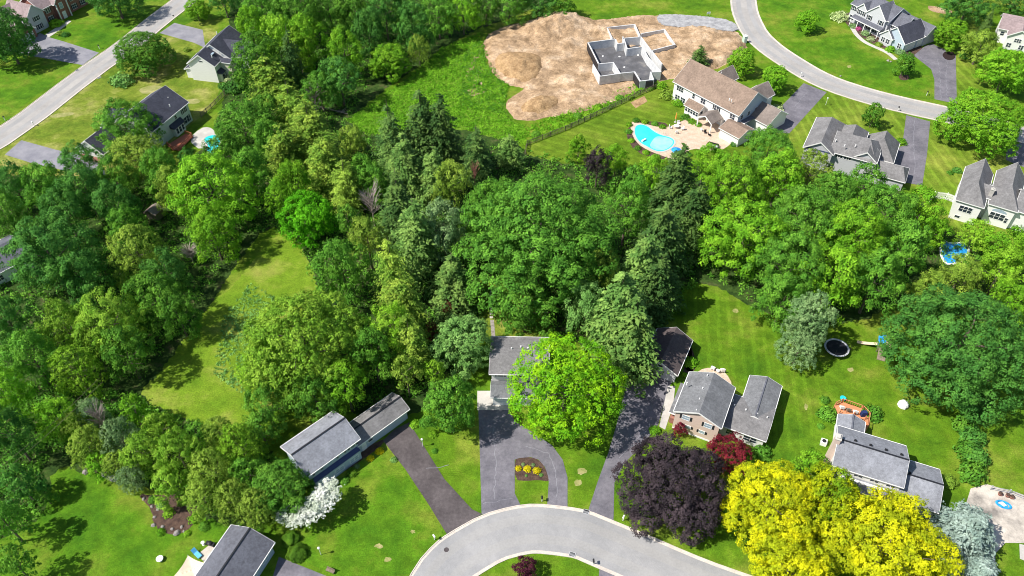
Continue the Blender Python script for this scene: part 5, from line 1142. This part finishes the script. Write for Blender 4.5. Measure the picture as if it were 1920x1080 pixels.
# ---------------------------------------------------------------- fences
def fence(px, lab, m=M_WOOD, hh=1.5, sp=2.4, slats=True, rail=.05, pick=.28, nm='fence'):
    P = [W(x, y).to_2d() for x, y in px]; e = thing(nm, P[0].to_3d(), lab, 'fence'); O = P[0]; B = MB(); Pk = MB(); n = 0
    for a, c in zip(P, P[1:]):
        d = c-a; k = max(1, round(d.length/sp))
        for i in range(k+1):
            if i == k and c is not P[-1]: continue
            q = a+d*i/k-O; MB().box(q.x-.07,q.x+.07,q.y-.07,q.y+.07,0,hh+.12).build('fence_post', m, e)
        for zz in (hh*.25, hh*.85): B.obox(a-O, c-O, rail, zz-.05, zz+.05)
        if slats:
            kk = int(d.length/pick)
            for i in range(kk): q = a+d*(i+.5)/kk-O; u = d.normalized()*.045; Pk.obox(q-u, q+u, .025, .06, hh)
    B.build('rail', m, e)
    if slats: Pk.build('pickets', m, e)
    return e
fence([(984,293),(988,273),(1060,245),(1130,212),(1200,178),(1236,163)], 'long weathered picket fence between the striped pool yard and the bare soil')
fence([(422,178),(405,196),(388,212),(378,220)], 'dark wooden fence running down from the white charcoal-roofed house', M_WOOD, 1.5, 2.0)
fence([(1742,381),(1748,371),(1772,374),(1800,385)], 'white panel fence at the left of the bright white house', M_TRIM, 1.9, 2.2, True, .05, .16)
fence([(1856,918),(1890,925),(1925,938),(1990,962)], 'low pale rail fence along the top of the concrete drive', M_STEEL, 1.1, 2.4, False)
# ---------------------------------------------------------------- decks and furniture
def deck(poly, hh, m, lab, nm='deck', rail=True, gap=()):
    P = [W(x, y, hh).to_2d() for x, y in poly]; c = sum(P, Vector((0,0)))/len(P); e = thing(nm, c.to_3d(), lab, 'deck'); Q = [p-c for p in P]
    MB().prism([tuple(q) for q in Q], hh-.18, hh).build('deck_floor', m, e)
    for q in Q: MB().box(q.x*.96-.08,q.x*.96+.08,q.y*.96-.08,q.y*.96+.08,0,hh+(1.0 if rail else -.19)).build('deck_post', m, e)
    if rail:
        B = MB(); n = len(Q)
        for i in range(n):
            if i in gap: continue
            a, d = Q[i]*.97, Q[(i+1)%n]*.97; B.obox(a, d, .1, hh+.92, hh+1.0); k = int((d-a).length/.35)
            for j in range(k): q = a.lerp(d, (j+.5)/max(1,k)); B.box(q.x-.025,q.x+.025,q.y-.025,q.y+.025,hh,hh+.93)
        B.build('railing', m, e)
    return e, hh
z = Z(1520,730,4.153)
deck([z(185,120),z(240,95),z(400,150),z(455,205),z(440,310),z(425,320),z(425,235),z(330,205),z(215,190)], .8, M_DECK, 'orange-red wooden deck behind the lower right white house', gap=(5,6,7,8))
z = Z(140,160,6)
deck([z(1040,670),z(1250,540),z(1330,570),z(1180,730),z(1100,720)], .5, M_DECKR, 'red wooden deck beside the bay window of the pale green house', gap=(0,))
def chair(x, y, rz, lab, m=M_TRIM, z=0, s=1.0, nm='patio_chair', px=None):
    p = px or W(x, y, z); e = thing(nm, (p.x, p.y, z), lab, 'chair', rz)
    MB().box(-.3*s,.3*s,-.3*s,.3*s,.38*s,.46*s).build('seat', m, e); MB().box(-.3*s,.3*s,.27*s,.35*s,.46*s,1.0*s).build('backrest', m, e)
    for a in (-.26,.26):
        for b_ in (-.26,.26): MB().box(a*s-.03,a*s+.03,b_*s-.03,b_*s+.03,0,.38*s).build('leg', m, e)
    return e
def table(x, y, lab, m=M_TRIM, r=.6, z=0, nm='patio_table', hh=.72):
    p = W(x, y, z); e = thing(nm, (p.x, p.y, z), lab, 'table')
    MB().lathe((0,0,hh), [(r,0),(r,.05)], 18).build('table_top', m, e)
    for i in range(4): a = i*1.57+.78; MB().box(math.cos(a)*r*.7-.03,math.cos(a)*r*.7+.03,math.sin(a)*r*.7-.03,math.sin(a)*r*.7+.03,0,hh).build('leg', m, e)
    return e
table(1268,240,'round white table on the pool patio under the closed orange umbrella', r=.75)
for x, y, a, l in ((1257,241,1.5,'cream patio chair left of the white pool table'),(1268,250,3.1,'white patio chair below the white pool table'),(1279,244,-1.4,'white patio chair right of the white pool table'),(1272,234,.2,'white patio chair above the pool table near the sunroom bed')): chair(x, y, a, l, s=1.15)
p = W(1266,229); e = thing('patio_umbrella', p, 'closed orange and yellow umbrella standing beside the pool table', 'umbrella'); MB().tube([(0,0,0),(0,0,3.1)],[.04,.04]).build('pole', M_TRIM, e); MB().lathe((0,0,1.1),[(.22,0),(.17,1.0),(.05,1.9)],10).build('canopy', M_ORANGE, e); MB().lathe((0,0,0),[(.35,0),(.3,.12)],12).build('base', M_CONC, e)
p = W(1266,293); e = thing('patio_umbrella', p, 'open bright blue umbrella at the lower corner of the pool patio', 'umbrella'); MB().tube([(0,0,0),(0,0,2.3)],[.04,.04]).build('pole', M_TRIM, e)
B = MB(); n = 8; B.add([(1.35*math.cos(i*.785), 1.35*math.sin(i*.785), 1.9) for i in range(8)]+[(0,0,2.4)]+[(1.33*math.cos(i*.785), 1.33*math.sin(i*.785), 1.86) for i in range(8)]+[(0,0,2.34)], [(i,(i+1)%8,8) for i in range(8)]+[((i+1)%8+9,i+9,17) for i in range(8)]+[(i,i+9,(i+1)%8+9,(i+1)%8) for i in range(8)]); B.build('canopy', M_BLUE, e)
p = W(1336,276); e = thing('lounge_sofa', p, 'grey cushioned outdoor sofa at the lower right edge of the pool patio', 'sofa', -.5)
MB().box(-1.3,1.3,-.5,.5,.15,.5).build('seat', M_GREYW, e); MB().box(-1.3,1.3,.5,.75,.15,.95).build('backrest', M_BLACK, e); MB().box(-1.5,-1.3,-.5,.75,.15,.7).build('armrest', M_BLACK, e); MB().box(1.3,1.5,-.5,.75,.15,.7).build('armrest', M_BLACK, e)
table(1343,286,'low dark fire table in front of the grey outdoor sofa', M_BLACK, .6, hh=.45)
p = W(1372,261); e = thing('barbecue_grill', p, 'black covered grill against the pool house wall at the patio end', 'grill', -.8); MB().box(-.8,.8,-.4,.4,0,.95).build('cabinet', M_BLACK, e); MB().lathe((0,0,.95),[(.5,0),(.45,.25),(.2,.38)],12).build('lid', M_BLACK, e)
for i, (x, y) in enumerate(((1322,250),(1330,255),(1316,246))): chair(x, y, i, ['dark chair near the front pavilion post','dark chair under the pavilion roof','pale chair at the left pavilion post'][i], M_BLACK if i < 2 else M_TRIM)
p = W(1247,253); e = thing('pool_handrail', p, 'curved metal handrail at the upper edge of the kidney-shaped pool', 'handrail', .3)
for q in (-.3,.3): MB().tube([(q,-.7,0),(q,-.5,.8),(q,.1,.9),(q,.5,.1)],[.03]*4,6).build('rail', M_STEEL, e)
p = W(1206,265); e = thing('diving_board', p, 'white diving board stub at the lower left edge of the pool', 'diving board', .7); MB().box(-.5,.9,-.22,.22,.4,.48).build('board', M_TRIM, e); MB().box(-.5,-.1,-.2,.2,0,.4).build('stand', M_TRIM, e)
# decks: furniture
for i, (x, y, l) in enumerate([(1577,767,'white armchair left on the orange-red deck'),(1589,771,'dark-cushioned armchair in the middle of the orange-red deck'),(1602,775,'white armchair right on the orange-red deck')]): chair(x, y, 3.0, l, M_TRIM if i != 1 else M_WOOD, z=.8, s=1.2)
p = W(1618,779,.8); e = thing('covered_grill', p, 'grill under a navy cover at the right end of the orange-red deck', 'grill'); e.location.z = .8; MB().box(-.5,.5,-.35,.35,0,.9).build('cabinet', M_NAVYC, e); MB().box(-.42,.42,-.28,.28,.9,1.15).build('lid', M_NAVYC, e)
table(1579,750,'round teal water table at the back corner of the orange-red deck', M_TEAL, .55, hh=.6)
p = W(1543,832); e = thing('air_conditioner', p, 'white air conditioning unit beside the white gable wall', 'air conditioner', -.4); MB().box(-.5,.5,-.5,.5,0,.9).build('housing', M_TRIM, e); MB().lathe((0,0,.9),[(.38,0),(.36,.05)],14).build('fan_grille', M_BLACK, e)
p = W(1733,967); e = thing('garden_bin', p, 'sky blue cart standing at the front corner of the light grey garage wing', 'cart'); MB().prism([(-.5,-.45),(.5,-.35),(.4,.45),(-.4,.45)],.25,.8).build('tub', M_SKYB, e); MB().tube([(.5,0,.8),(1.0,0,1.2)],[.03,.03]).build('handle', M_STEEL, e); MB().lathe((-.3,0,0),[(.2,0),(.2,.25)],10).build('wheel', M_BLACK, e)
# white tent
p = W(1693,760); e = thing('play_tent', p, 'small white dome tent alone on the lower right lawn', 'tent', .3)
MB().lathe((0,0,0), [(1.0,0),(.95,.4),(.75,.8),(.42,1.1),(.08,1.22)], 10).build('dome', M_TRIM, e); MB().add([(.55,-.86,.02),(.95,-.42,.02),(.74,-.58,.62)], [(0,1,2)]).add([(-.3,-1.02,.02),(.3,-1.0,.02),(0,-.93,.6)], [(0,1,2)]).build('opening', M_BLACK, e)
# trampoline
p = W(1569,652,.9); e = thing('trampoline', (p.x,p.y,0), 'round black trampoline with net poles beside the grey-green pine', 'trampoline')
Rt = 2.35
MB().lathe((0,0,.86), [(Rt-.35,0),(Rt-.35,.02)], 32).build('jumping_mat', M_MESH, e)
B = MB(); n = 36; v = []; f = []
for i in range(n):
    a = i*2*math.pi/n
    for r_, zz in ((Rt-.35,.9),(Rt,.9),(Rt,.97),(Rt-.35,.97)): v.append((r_*math.cos(a), r_*math.sin(a), zz))
for i in range(n):
    for k in range(4): f.append((i*4+k, i*4+(k+1)%4, ((i+1)%n)*4+(k+1)%4, ((i+1)%n)*4+k))
B.add(v, f); B.build('safety_pad', M_GREYW, e)
for i in range(8): a = i*.785+.3; MB().tube([(Rt*math.cos(a),Rt*math.sin(a),0),(Rt*math.cos(a),Rt*math.sin(a),2.6)],[.035,.035],5).build('net_pole', M_BLACK, e)
B = MB()
for i in range(44):
    a = i*2*math.pi/44; B.tube([(Rt*.98*math.cos(a),Rt*.98*math.sin(a),1.0),(Rt*.98*math.cos(a),Rt*.98*math.sin(a),2.5)],[.008,.008],3)
B.build('safety_net', M_BLACK, e)
# play set with slide
p = W(1652,655); e = thing('play_set', p, 'wooden play set with tan slide and blue and cream roof beside the huge dark oak', 'play set', -.35); e.scale = (1.25,1.25,1.0)
for a, c in ((-.7,-.7),(.7,-.7),(-.7,.7),(.7,.7)): MB().box(a-.06,a+.06,c-.06,c+.06,0,2.4).build('post', M_WOOD, e)
MB().box(-.8,.8,-.8,.8,1.1,1.2).build('platform', M_WOOD, e)
MB().add([(-.95,-.95,2.3),(0,-.95,2.9),(0,.95,2.9),(-.95,.95,2.3),(-.95,-.95,2.24),(0,-.95,2.84),(0,.95,2.84),(-.95,.95,2.24)],[(0,1,2,3),(7,6,5,4),(0,4,5,1),(2,6,7,3),(0,3,7,4)]).build('roof_panel', M_BLUE, e)
MB().add([(0,-.95,2.9),(.95,-.95,2.3),(.95,.95,2.3),(0,.95,2.9),(0,-.95,2.84),(.95,-.95,2.24),(.95,.95,2.24),(0,.95,2.84)],[(0,1,2,3),(7,6,5,4),(0,4,5,1),(2,6,7,3),(1,5,6,2)]).build('roof_panel', M_TAN, e)
sl = strip(None, -.28, .28, 0, .06, world=[(-.8,0),(-1.8,0),(-2.7,.1),(-3.6,.3)], it=1)
sl.v = [(x, y, zz+1.15*max(0, min(1, (x+3.4)/2.6))+.1) for x, y, zz in sl.v]; sl.build('slide', M_TAN, e)
MB().add([(-.6,-.8,1.15),(.6,-.8,1.15),(.6,-2.4,.1),(-.6,-2.4,.1),(-.6,-.8,1.05),(.6,-.8,1.05),(.6,-2.4,0),(-.6,-2.4,0)],[(0,3,2,1),(4,5,6,7),(0,1,5,4),(2,3,7,6),(0,4,7,3),(1,2,6,5)]).build('climbing_ramp', M_WOOD, e)
# kiddie pool and bikes
p = W(1881,947); e = thing('paddling_pool', p, 'blue and white inflatable toy lying on the concrete drive', 'toy', -.4); e.scale = (.85,.75,.8)
B = MB(); n = 20; v = []; f = []
for i in range(n):
    a = i*2*math.pi/n
    for k in range(6): b_ = k*math.pi/3; v.append(((1.05+.2*math.cos(b_))*math.cos(a)*1.2, (1.05+.2*math.cos(b_))*math.sin(a)*.8, .2+.18*math.sin(b_)))
for i in range(n):
    for k in range(6): f.append((i*6+k, ((i+1)%n)*6+k, ((i+1)%n)*6+(k+1)%6, i*6+(k+1)%6))
B.add(v, f); B.build('ring', M_BLUE, e); MB().lathe((0,0,.05),[(.85,0),(.8,.08)],16).build('floor', M_BLUE, e); MB().prism([(-.9,.1),(.1,-.5),(.5,-.1),(-.3,.5)],.12,.42).build('seat', M_TRIM, e)
for i, (x, y) in enumerate(((1874,928),(1888,931),(1896,934))):
    p = W(x, y); e = thing('clay_pot', p, 'brown pot beside the rail fence, '+('left of three','middle of three','right of three')[i], 'pot', 0, 'pots along the rail fence'); MB().lathe((0,0,0),[(.25,0),(.38,.5),(.34,.52)],12).build('pot', M_BRICK, e); MB().lathe((0,0,.45),[(.3,0),(.35,.15),(.1,.3)],8).build('plant', M_MULCH, e)
# patio corner and shade sail at the bottom left
z = Z(320,960,6)
P = [W(*z(x, y), 2.6) for x, y in ((195,490),(395,575),(300,760),(30,730))]; c = sum(P, Vector())/4
e = thing('shade_sail', (c.x,c.y,0), 'beige shade sail stretched beside the dark grey roof at the bottom edge', 'shade sail'); B = MB(); n = 8; v = []
for j in range(n+1):
    for i in range(n+1):
        u, w_ = i/n, j/n; q = P[0].lerp(P[1], u).lerp(P[3].lerp(P[2], u), w_); m = 4*(c-q)*0; s_ = .10*(math.sin(math.pi*u)*(abs(w_-.5)*2)+math.sin(math.pi*w_)*(abs(u-.5)*2))
        q = q.lerp(c, s_); v.append((q.x-c.x, q.y-c.y, 2.6-.5*(1-max(abs(u-.5), abs(w_-.5))*2)))
B.add(v+[(a, b_, d-.02) for a, b_, d in v], [(j*(n+1)+i, j*(n+1)+i+1, (j+1)*(n+1)+i+1, (j+1)*(n+1)+i) for j in range(n) for i in range(n)]+[((j+1)*(n+1)+i+81, (j+1)*(n+1)+i+82, j*(n+1)+i+82, j*(n+1)+i+81) for j in range(n) for i in range(n)]); B.build('canopy', M_SAIL, e)
for q in P: MB().tube([(q.x-c.x,q.y-c.y,0),(q.x-c.x,q.y-c.y,2.75)],[.05,.05]).build('pole', M_STEEL, e)
p = W(370,1040); e = thing('patio_chair', p, 'blue reclining chair on the patio beside the beige shade sail', 'chair', .9); MB().box(-.35,.35,-.9,.3,.3,.4).build('seat', M_SKYB, e); MB().add([(-.35,.3,.35),(.35,.3,.35),(.35,.8,.95),(-.35,.8,.95),(-.35,.36,.3),(.35,.36,.3),(.35,.86,.9),(-.35,.86,.9)],[(0,1,2,3),(7,6,5,4),(0,3,7,4),(1,5,6,2),(3,2,6,7),(0,4,5,1)]).build('backrest', M_SKYB, e)
for a in (-.3,.3):
    for b_ in (-.8,.25): MB().box(a-.03,a+.03,b_-.03,b_+.03,0,.3).build('leg', M_STEEL, e)
p = W(396,1023); e = thing('barbecue_grill', p, 'black grill close to the dark grey roof on the lower left patio', 'grill', -.3); MB().box(-.7,.7,-.3,.3,.5,.8).build('cabinet', M_BLACK, e); MB().lathe((0,0,.8),[(.4,0),(.36,.2),(.1,.32)],12).build('lid', M_BLACK, e)
for a in (-.6,.6): MB().box(a-.04,a+.04,-.2,.2,0,.5).build('leg', M_BLACK, e)
p = W(382,1021); e = thing('patio_table', p, 'small white stand at the far corner of the lower left patio', 'table'); MB().lathe((0,0,0),[(.25,0),(.1,.3),(.1,.6),(.3,.65),(.3,.7)],10).build('stand', M_TRIM, e)
p = W(301,1050); e = thing('bird_bath', p, 'white round basin alone on the lower left lawn', 'basin'); MB().lathe((0,0,0),[(.35,0),(.22,.15),(.22,.35),(.55,.45),(.55,.52)],16).build('bowl', M_TRIM, e)
# patio behind the pink house
for i, (x, y) in enumerate(((1336,693),(1354,697))): chair(x, y, 2.6+i*.5, ('white armchair left on the round brick patio','white armchair right on the round brick patio')[i], s=1.25)
table(1345,699,'small white table between the chairs of the round brick patio', r=.35)
# ---------------------------------------------------------------- street furniture
def mailbox(x, y, lab, m=M_BLACK, rz=0, post=M_TRIM):
    p = W(x, y); e = thing('mailbox', p, lab, 'mailbox', rz, 'mailboxes along the streets'); MB().box(-.06,.06,-.06,.06,0,1.1).build('post', post, e)
    B = MB(); n = 6; v = []
    for yy in (-.28,.28): v += [(-.14,yy,1.1),(.14,yy,1.1)]+[(.14*math.cos(a*math.pi/n),yy,1.25+.14*math.sin(a*math.pi/n)) for a in range(n+1)]
    k = n+3; B.add(v, [tuple(range(k))[::-1], tuple(range(k,2*k))]+[(i,(i+1)%k,(i+1)%k+k,i+k) for i in range(k)]); B.build('box', m, e); return e
for a in [(815,1012,'white mailbox at the street beside the brown drive',M_TRIM,.6),(1168,976,'white mailbox at the kerb left of the dark purple tree',M_TRIM,-.5),(1016,940,'black mailbox at the kerb in the drive island',M_BLACK,0),(187,92,'black mailbox by the brick house drive',M_BLACK,.9),(327,36,'black mailbox by the road at the charcoal-roofed house',M_BLACK,.9),(10,226,'black mailbox at the far left edge of the road',M_BLACK,.9),(64,236,'white mailbox right of the left road above the grey drive',M_TRIM,.9),(1501,144,'white mailbox at the kerb above the pool house drive',M_TRIM,-.7),(1683,208,'black mailbox at the kerb above the many-gabled house',M_BLACK,-.3),(1737,179,'black mailbox at the kerb left of the cracked drive',M_BLACK,-.3),(1112,1058,'black mailbox on the island inside the street curve',M_BLACK,0)]: mailbox(*a)
for x, y, l in ((793,837,'white lamp post at the right side of the brown drive'),(602,1040,'round white lawn lamp above the bottom drive'),(1548,197,'small white post light on the striped lawn beside the pool house drive')):
    p = W(x, y); e = thing('lamp_post', p, l, 'lamp'); MB().tube([(0,0,0),(0,0,1.9)],[.05,.04]).build('post', M_TRIM, e); MB().lathe((0,0,1.9),[(.12,0),(.2,.3),(.22,.34),(.03,.5)],8).build('lantern', M_TRIM, e)
p = W(620,1072); e = thing('garden_bench', p, 'small weathered bench beside the bottom drive', 'bench', -.4); MB().box(-.7,.7,-.25,.25,.4,.46).build('seat', M_WOOD, e); MB().box(-.7,.7,.22,.27,.46,.9).build('backrest', M_WOOD, e)
for q in (-.6,.6): MB().box(q-.04,q+.04,-.2,.2,0,.4).build('leg', M_WOOD, e)
for x, y, rz, l in ((1099,960,-.3,'dark square storm drain in the outer gutter below the centre drives'),(1073,1040,-.3,'dark square storm drain in the inner gutter of the curve'),(145,132,.9,'storm drain at the left road near the brick house drive'),(186,146,.9,'storm drain on the right side of the left road')):
    p = W(x, y); e = thing('storm_drain', (p.x,p.y,.06), l, 'drain', rz); MB().box(-.5,.5,-.4,.4,-.02,.07).build('frame', M_STEEL, e); B = MB(); [B.box(-.42+i*.17,-.32+i*.17,-.33,.33,.07,.085) for i in range(5)]; B.build('grate', M_BLACK, e)
p = W(837,1031); e = thing('manhole_cover', (p.x,p.y,.04), 'round dark manhole cover in the curving street', 'manhole cover'); MB().lathe((0,0,0),[(.4,0),(.4,.012),(.38,.016)],20).build('lid', M_ASPHB, e)
# rocks
def rock(x, y, r, lab, z0=0, g='rocks of the rock garden'):
    rn = random.Random(int(x*7+y)); p = W(x, y); bm = MB(); v = []; n = 7
    prof = [(1,0),(.95,.35),(.6,.7),(.15,.8)]
    for q, zz in prof:
        for k in range(n): a = k*2*math.pi/n; rr = q*r*rn.uniform(.8,1.2); v.append((rr*math.cos(a), rr*math.sin(a)*.8, zz*r+rn.uniform(-.06,.06)*r))
    f = [(i*n+k, i*n+(k+1)%n, (i+1)*n+(k+1)%n, (i+1)*n+k) for i in range(3) for k in range(n)]+[tuple(range(3*n,4*n))]
    bm.add(v, f); o = bm.build('rock', M_ROCK); o.location = (p.x,p.y,z0); o.rotation_euler = (0,0,rn.uniform(0,6)); tag(o, lab, 'rock', g); return o
for (x, y, r), lb in zip(((297,955,.5),(290,970,.4),(305,988,.45),(332,1000,.75),(323,992,.4),(288,985,.5),(345,996,.35),(341,988,.4),(298,946,.35),(285,950,.4),(270,935,.45),(280,940,.35),(352,950,.3)), ['upper left boulder of the rock garden with a plant above','left boulder at the lawn edge of the rock garden, middle height','boulder inside the mulch left of the yellow-green plant','largest pale boulder at the lower edge of the rock garden','boulder just left of the largest pale one','lowest left boulder at the lawn edge of the rock garden','small boulder right of the largest pale one','boulder above the right side of the largest pale one','small boulder below the top left plant','small boulder at the left rim near the top of the rock garden','farthest upper left boulder on the thicket edge','small boulder beside the farthest upper left one','small boulder at the right side of the rock garden']): rock(x, y, r*.8, lb)
rock(162,884,.7,'tan boulder at the left end of the pale stone slab',g='loose stones')
rock(1665,114,.5,'pale stone pair on the upper lawn beside the front path',g='loose stones'); rock(1670,116,.35,'small pale stone right of the stone by the front path',g='loose stones'); rock(1576,143,.35,'small pale stone near the kerb on the upper lawn',g='loose stones')
# bare twig heap and leafless trees
def bare(x, y, r, hh, lab, nm='bare_tree', m=M_DEAD, n=46, lie=False):
    p = W(x, y, hh*.5); R = r/pxm(p); rn = random.Random(int(x)); e = thing(nm, (p.x,p.y,0), lab, 'tree'); MB().tube([(0,0,0),(0,0,hh*.5),(.2,.1,hh*.8)],[.16,.11,.04],6).build('trunk', m, e); B = MB()
    for i in range(n):
        a = rn.uniform(0,6.28); z0 = hh*rn.uniform(.3,.75); d = R*rn.uniform(.5,1); z1 = z0+hh*rn.uniform(.1,.4); k = (math.cos(a)*d*.5, math.sin(a)*d*.5, z0+(z1-z0)*.6); B.tube([(0,0,z0),k,(math.cos(a)*d,math.sin(a)*d,z1)],[.07,.045,.015],4)
        for j in range(3): b_ = a+rn.uniform(-.9,.9); B.tube([k,(k[0]+math.cos(b_)*d*.5,k[1]+math.sin(b_)*d*.5,k[2]+hh*.15)],[.03,.012],3)
    B.build('branches', m, e)
bare(697,388,24,11,'leafless grey tree among the conifers in the middle wood'); bare(357,478,18,5,'brownish bare twig bush at the top of the shaded meadow','bare_bush', M_DEAD, 70); bare(590,190,18,9,'leafless greyish branches at the meadow end of the cedar row')
bare(890,332,11,9,'reddish dead tree top above the great oak','bare_tree', M_BRICK, 30); bare(190,790,20,9,'leafless grey top in the thicket at the lower left')
p = W(610,207); e = thing('fallen_tree', p, 'fallen grey trunk with branches lying at the edge of the weedy meadow', 'fallen tree', -.35); MB().tube([(-5,0,.5),(0,.1,.7),(7,0,.4)],[.3,.22,.08],7).build('trunk', M_DEAD, e); B = MB(); rn = random.Random(4)
for i in range(40): x = rn.uniform(-4,6); a = rn.uniform(-1.5,1.5); B.tube([(x,0,.6),(x+rn.uniform(.4,1.6),a,rn.uniform(.3,1.8))],[.07,.02],4)
B.build('branches', M_DEAD, e)
# power wires
for i, (a, c) in enumerate((((0,865),(75,800)),((4,875),(82,806)))):
    A, C_ = W(a[0]-120, a[1]+100, 9), W(c[0]+110, c[1]-90, 9); pts = [A.lerp(C_, k/10)+Vector((0,0,-1.2*math.sin(math.pi*k/10))) for k in range(11)]
    o = MB().tube(pts, [.02]*11, 5).build('power_wire', M_WOOD); tag(o, ('upper','lower')[i]+' of two thin power wires crossing the dark trees at the left edge', 'wire', 'power wires')
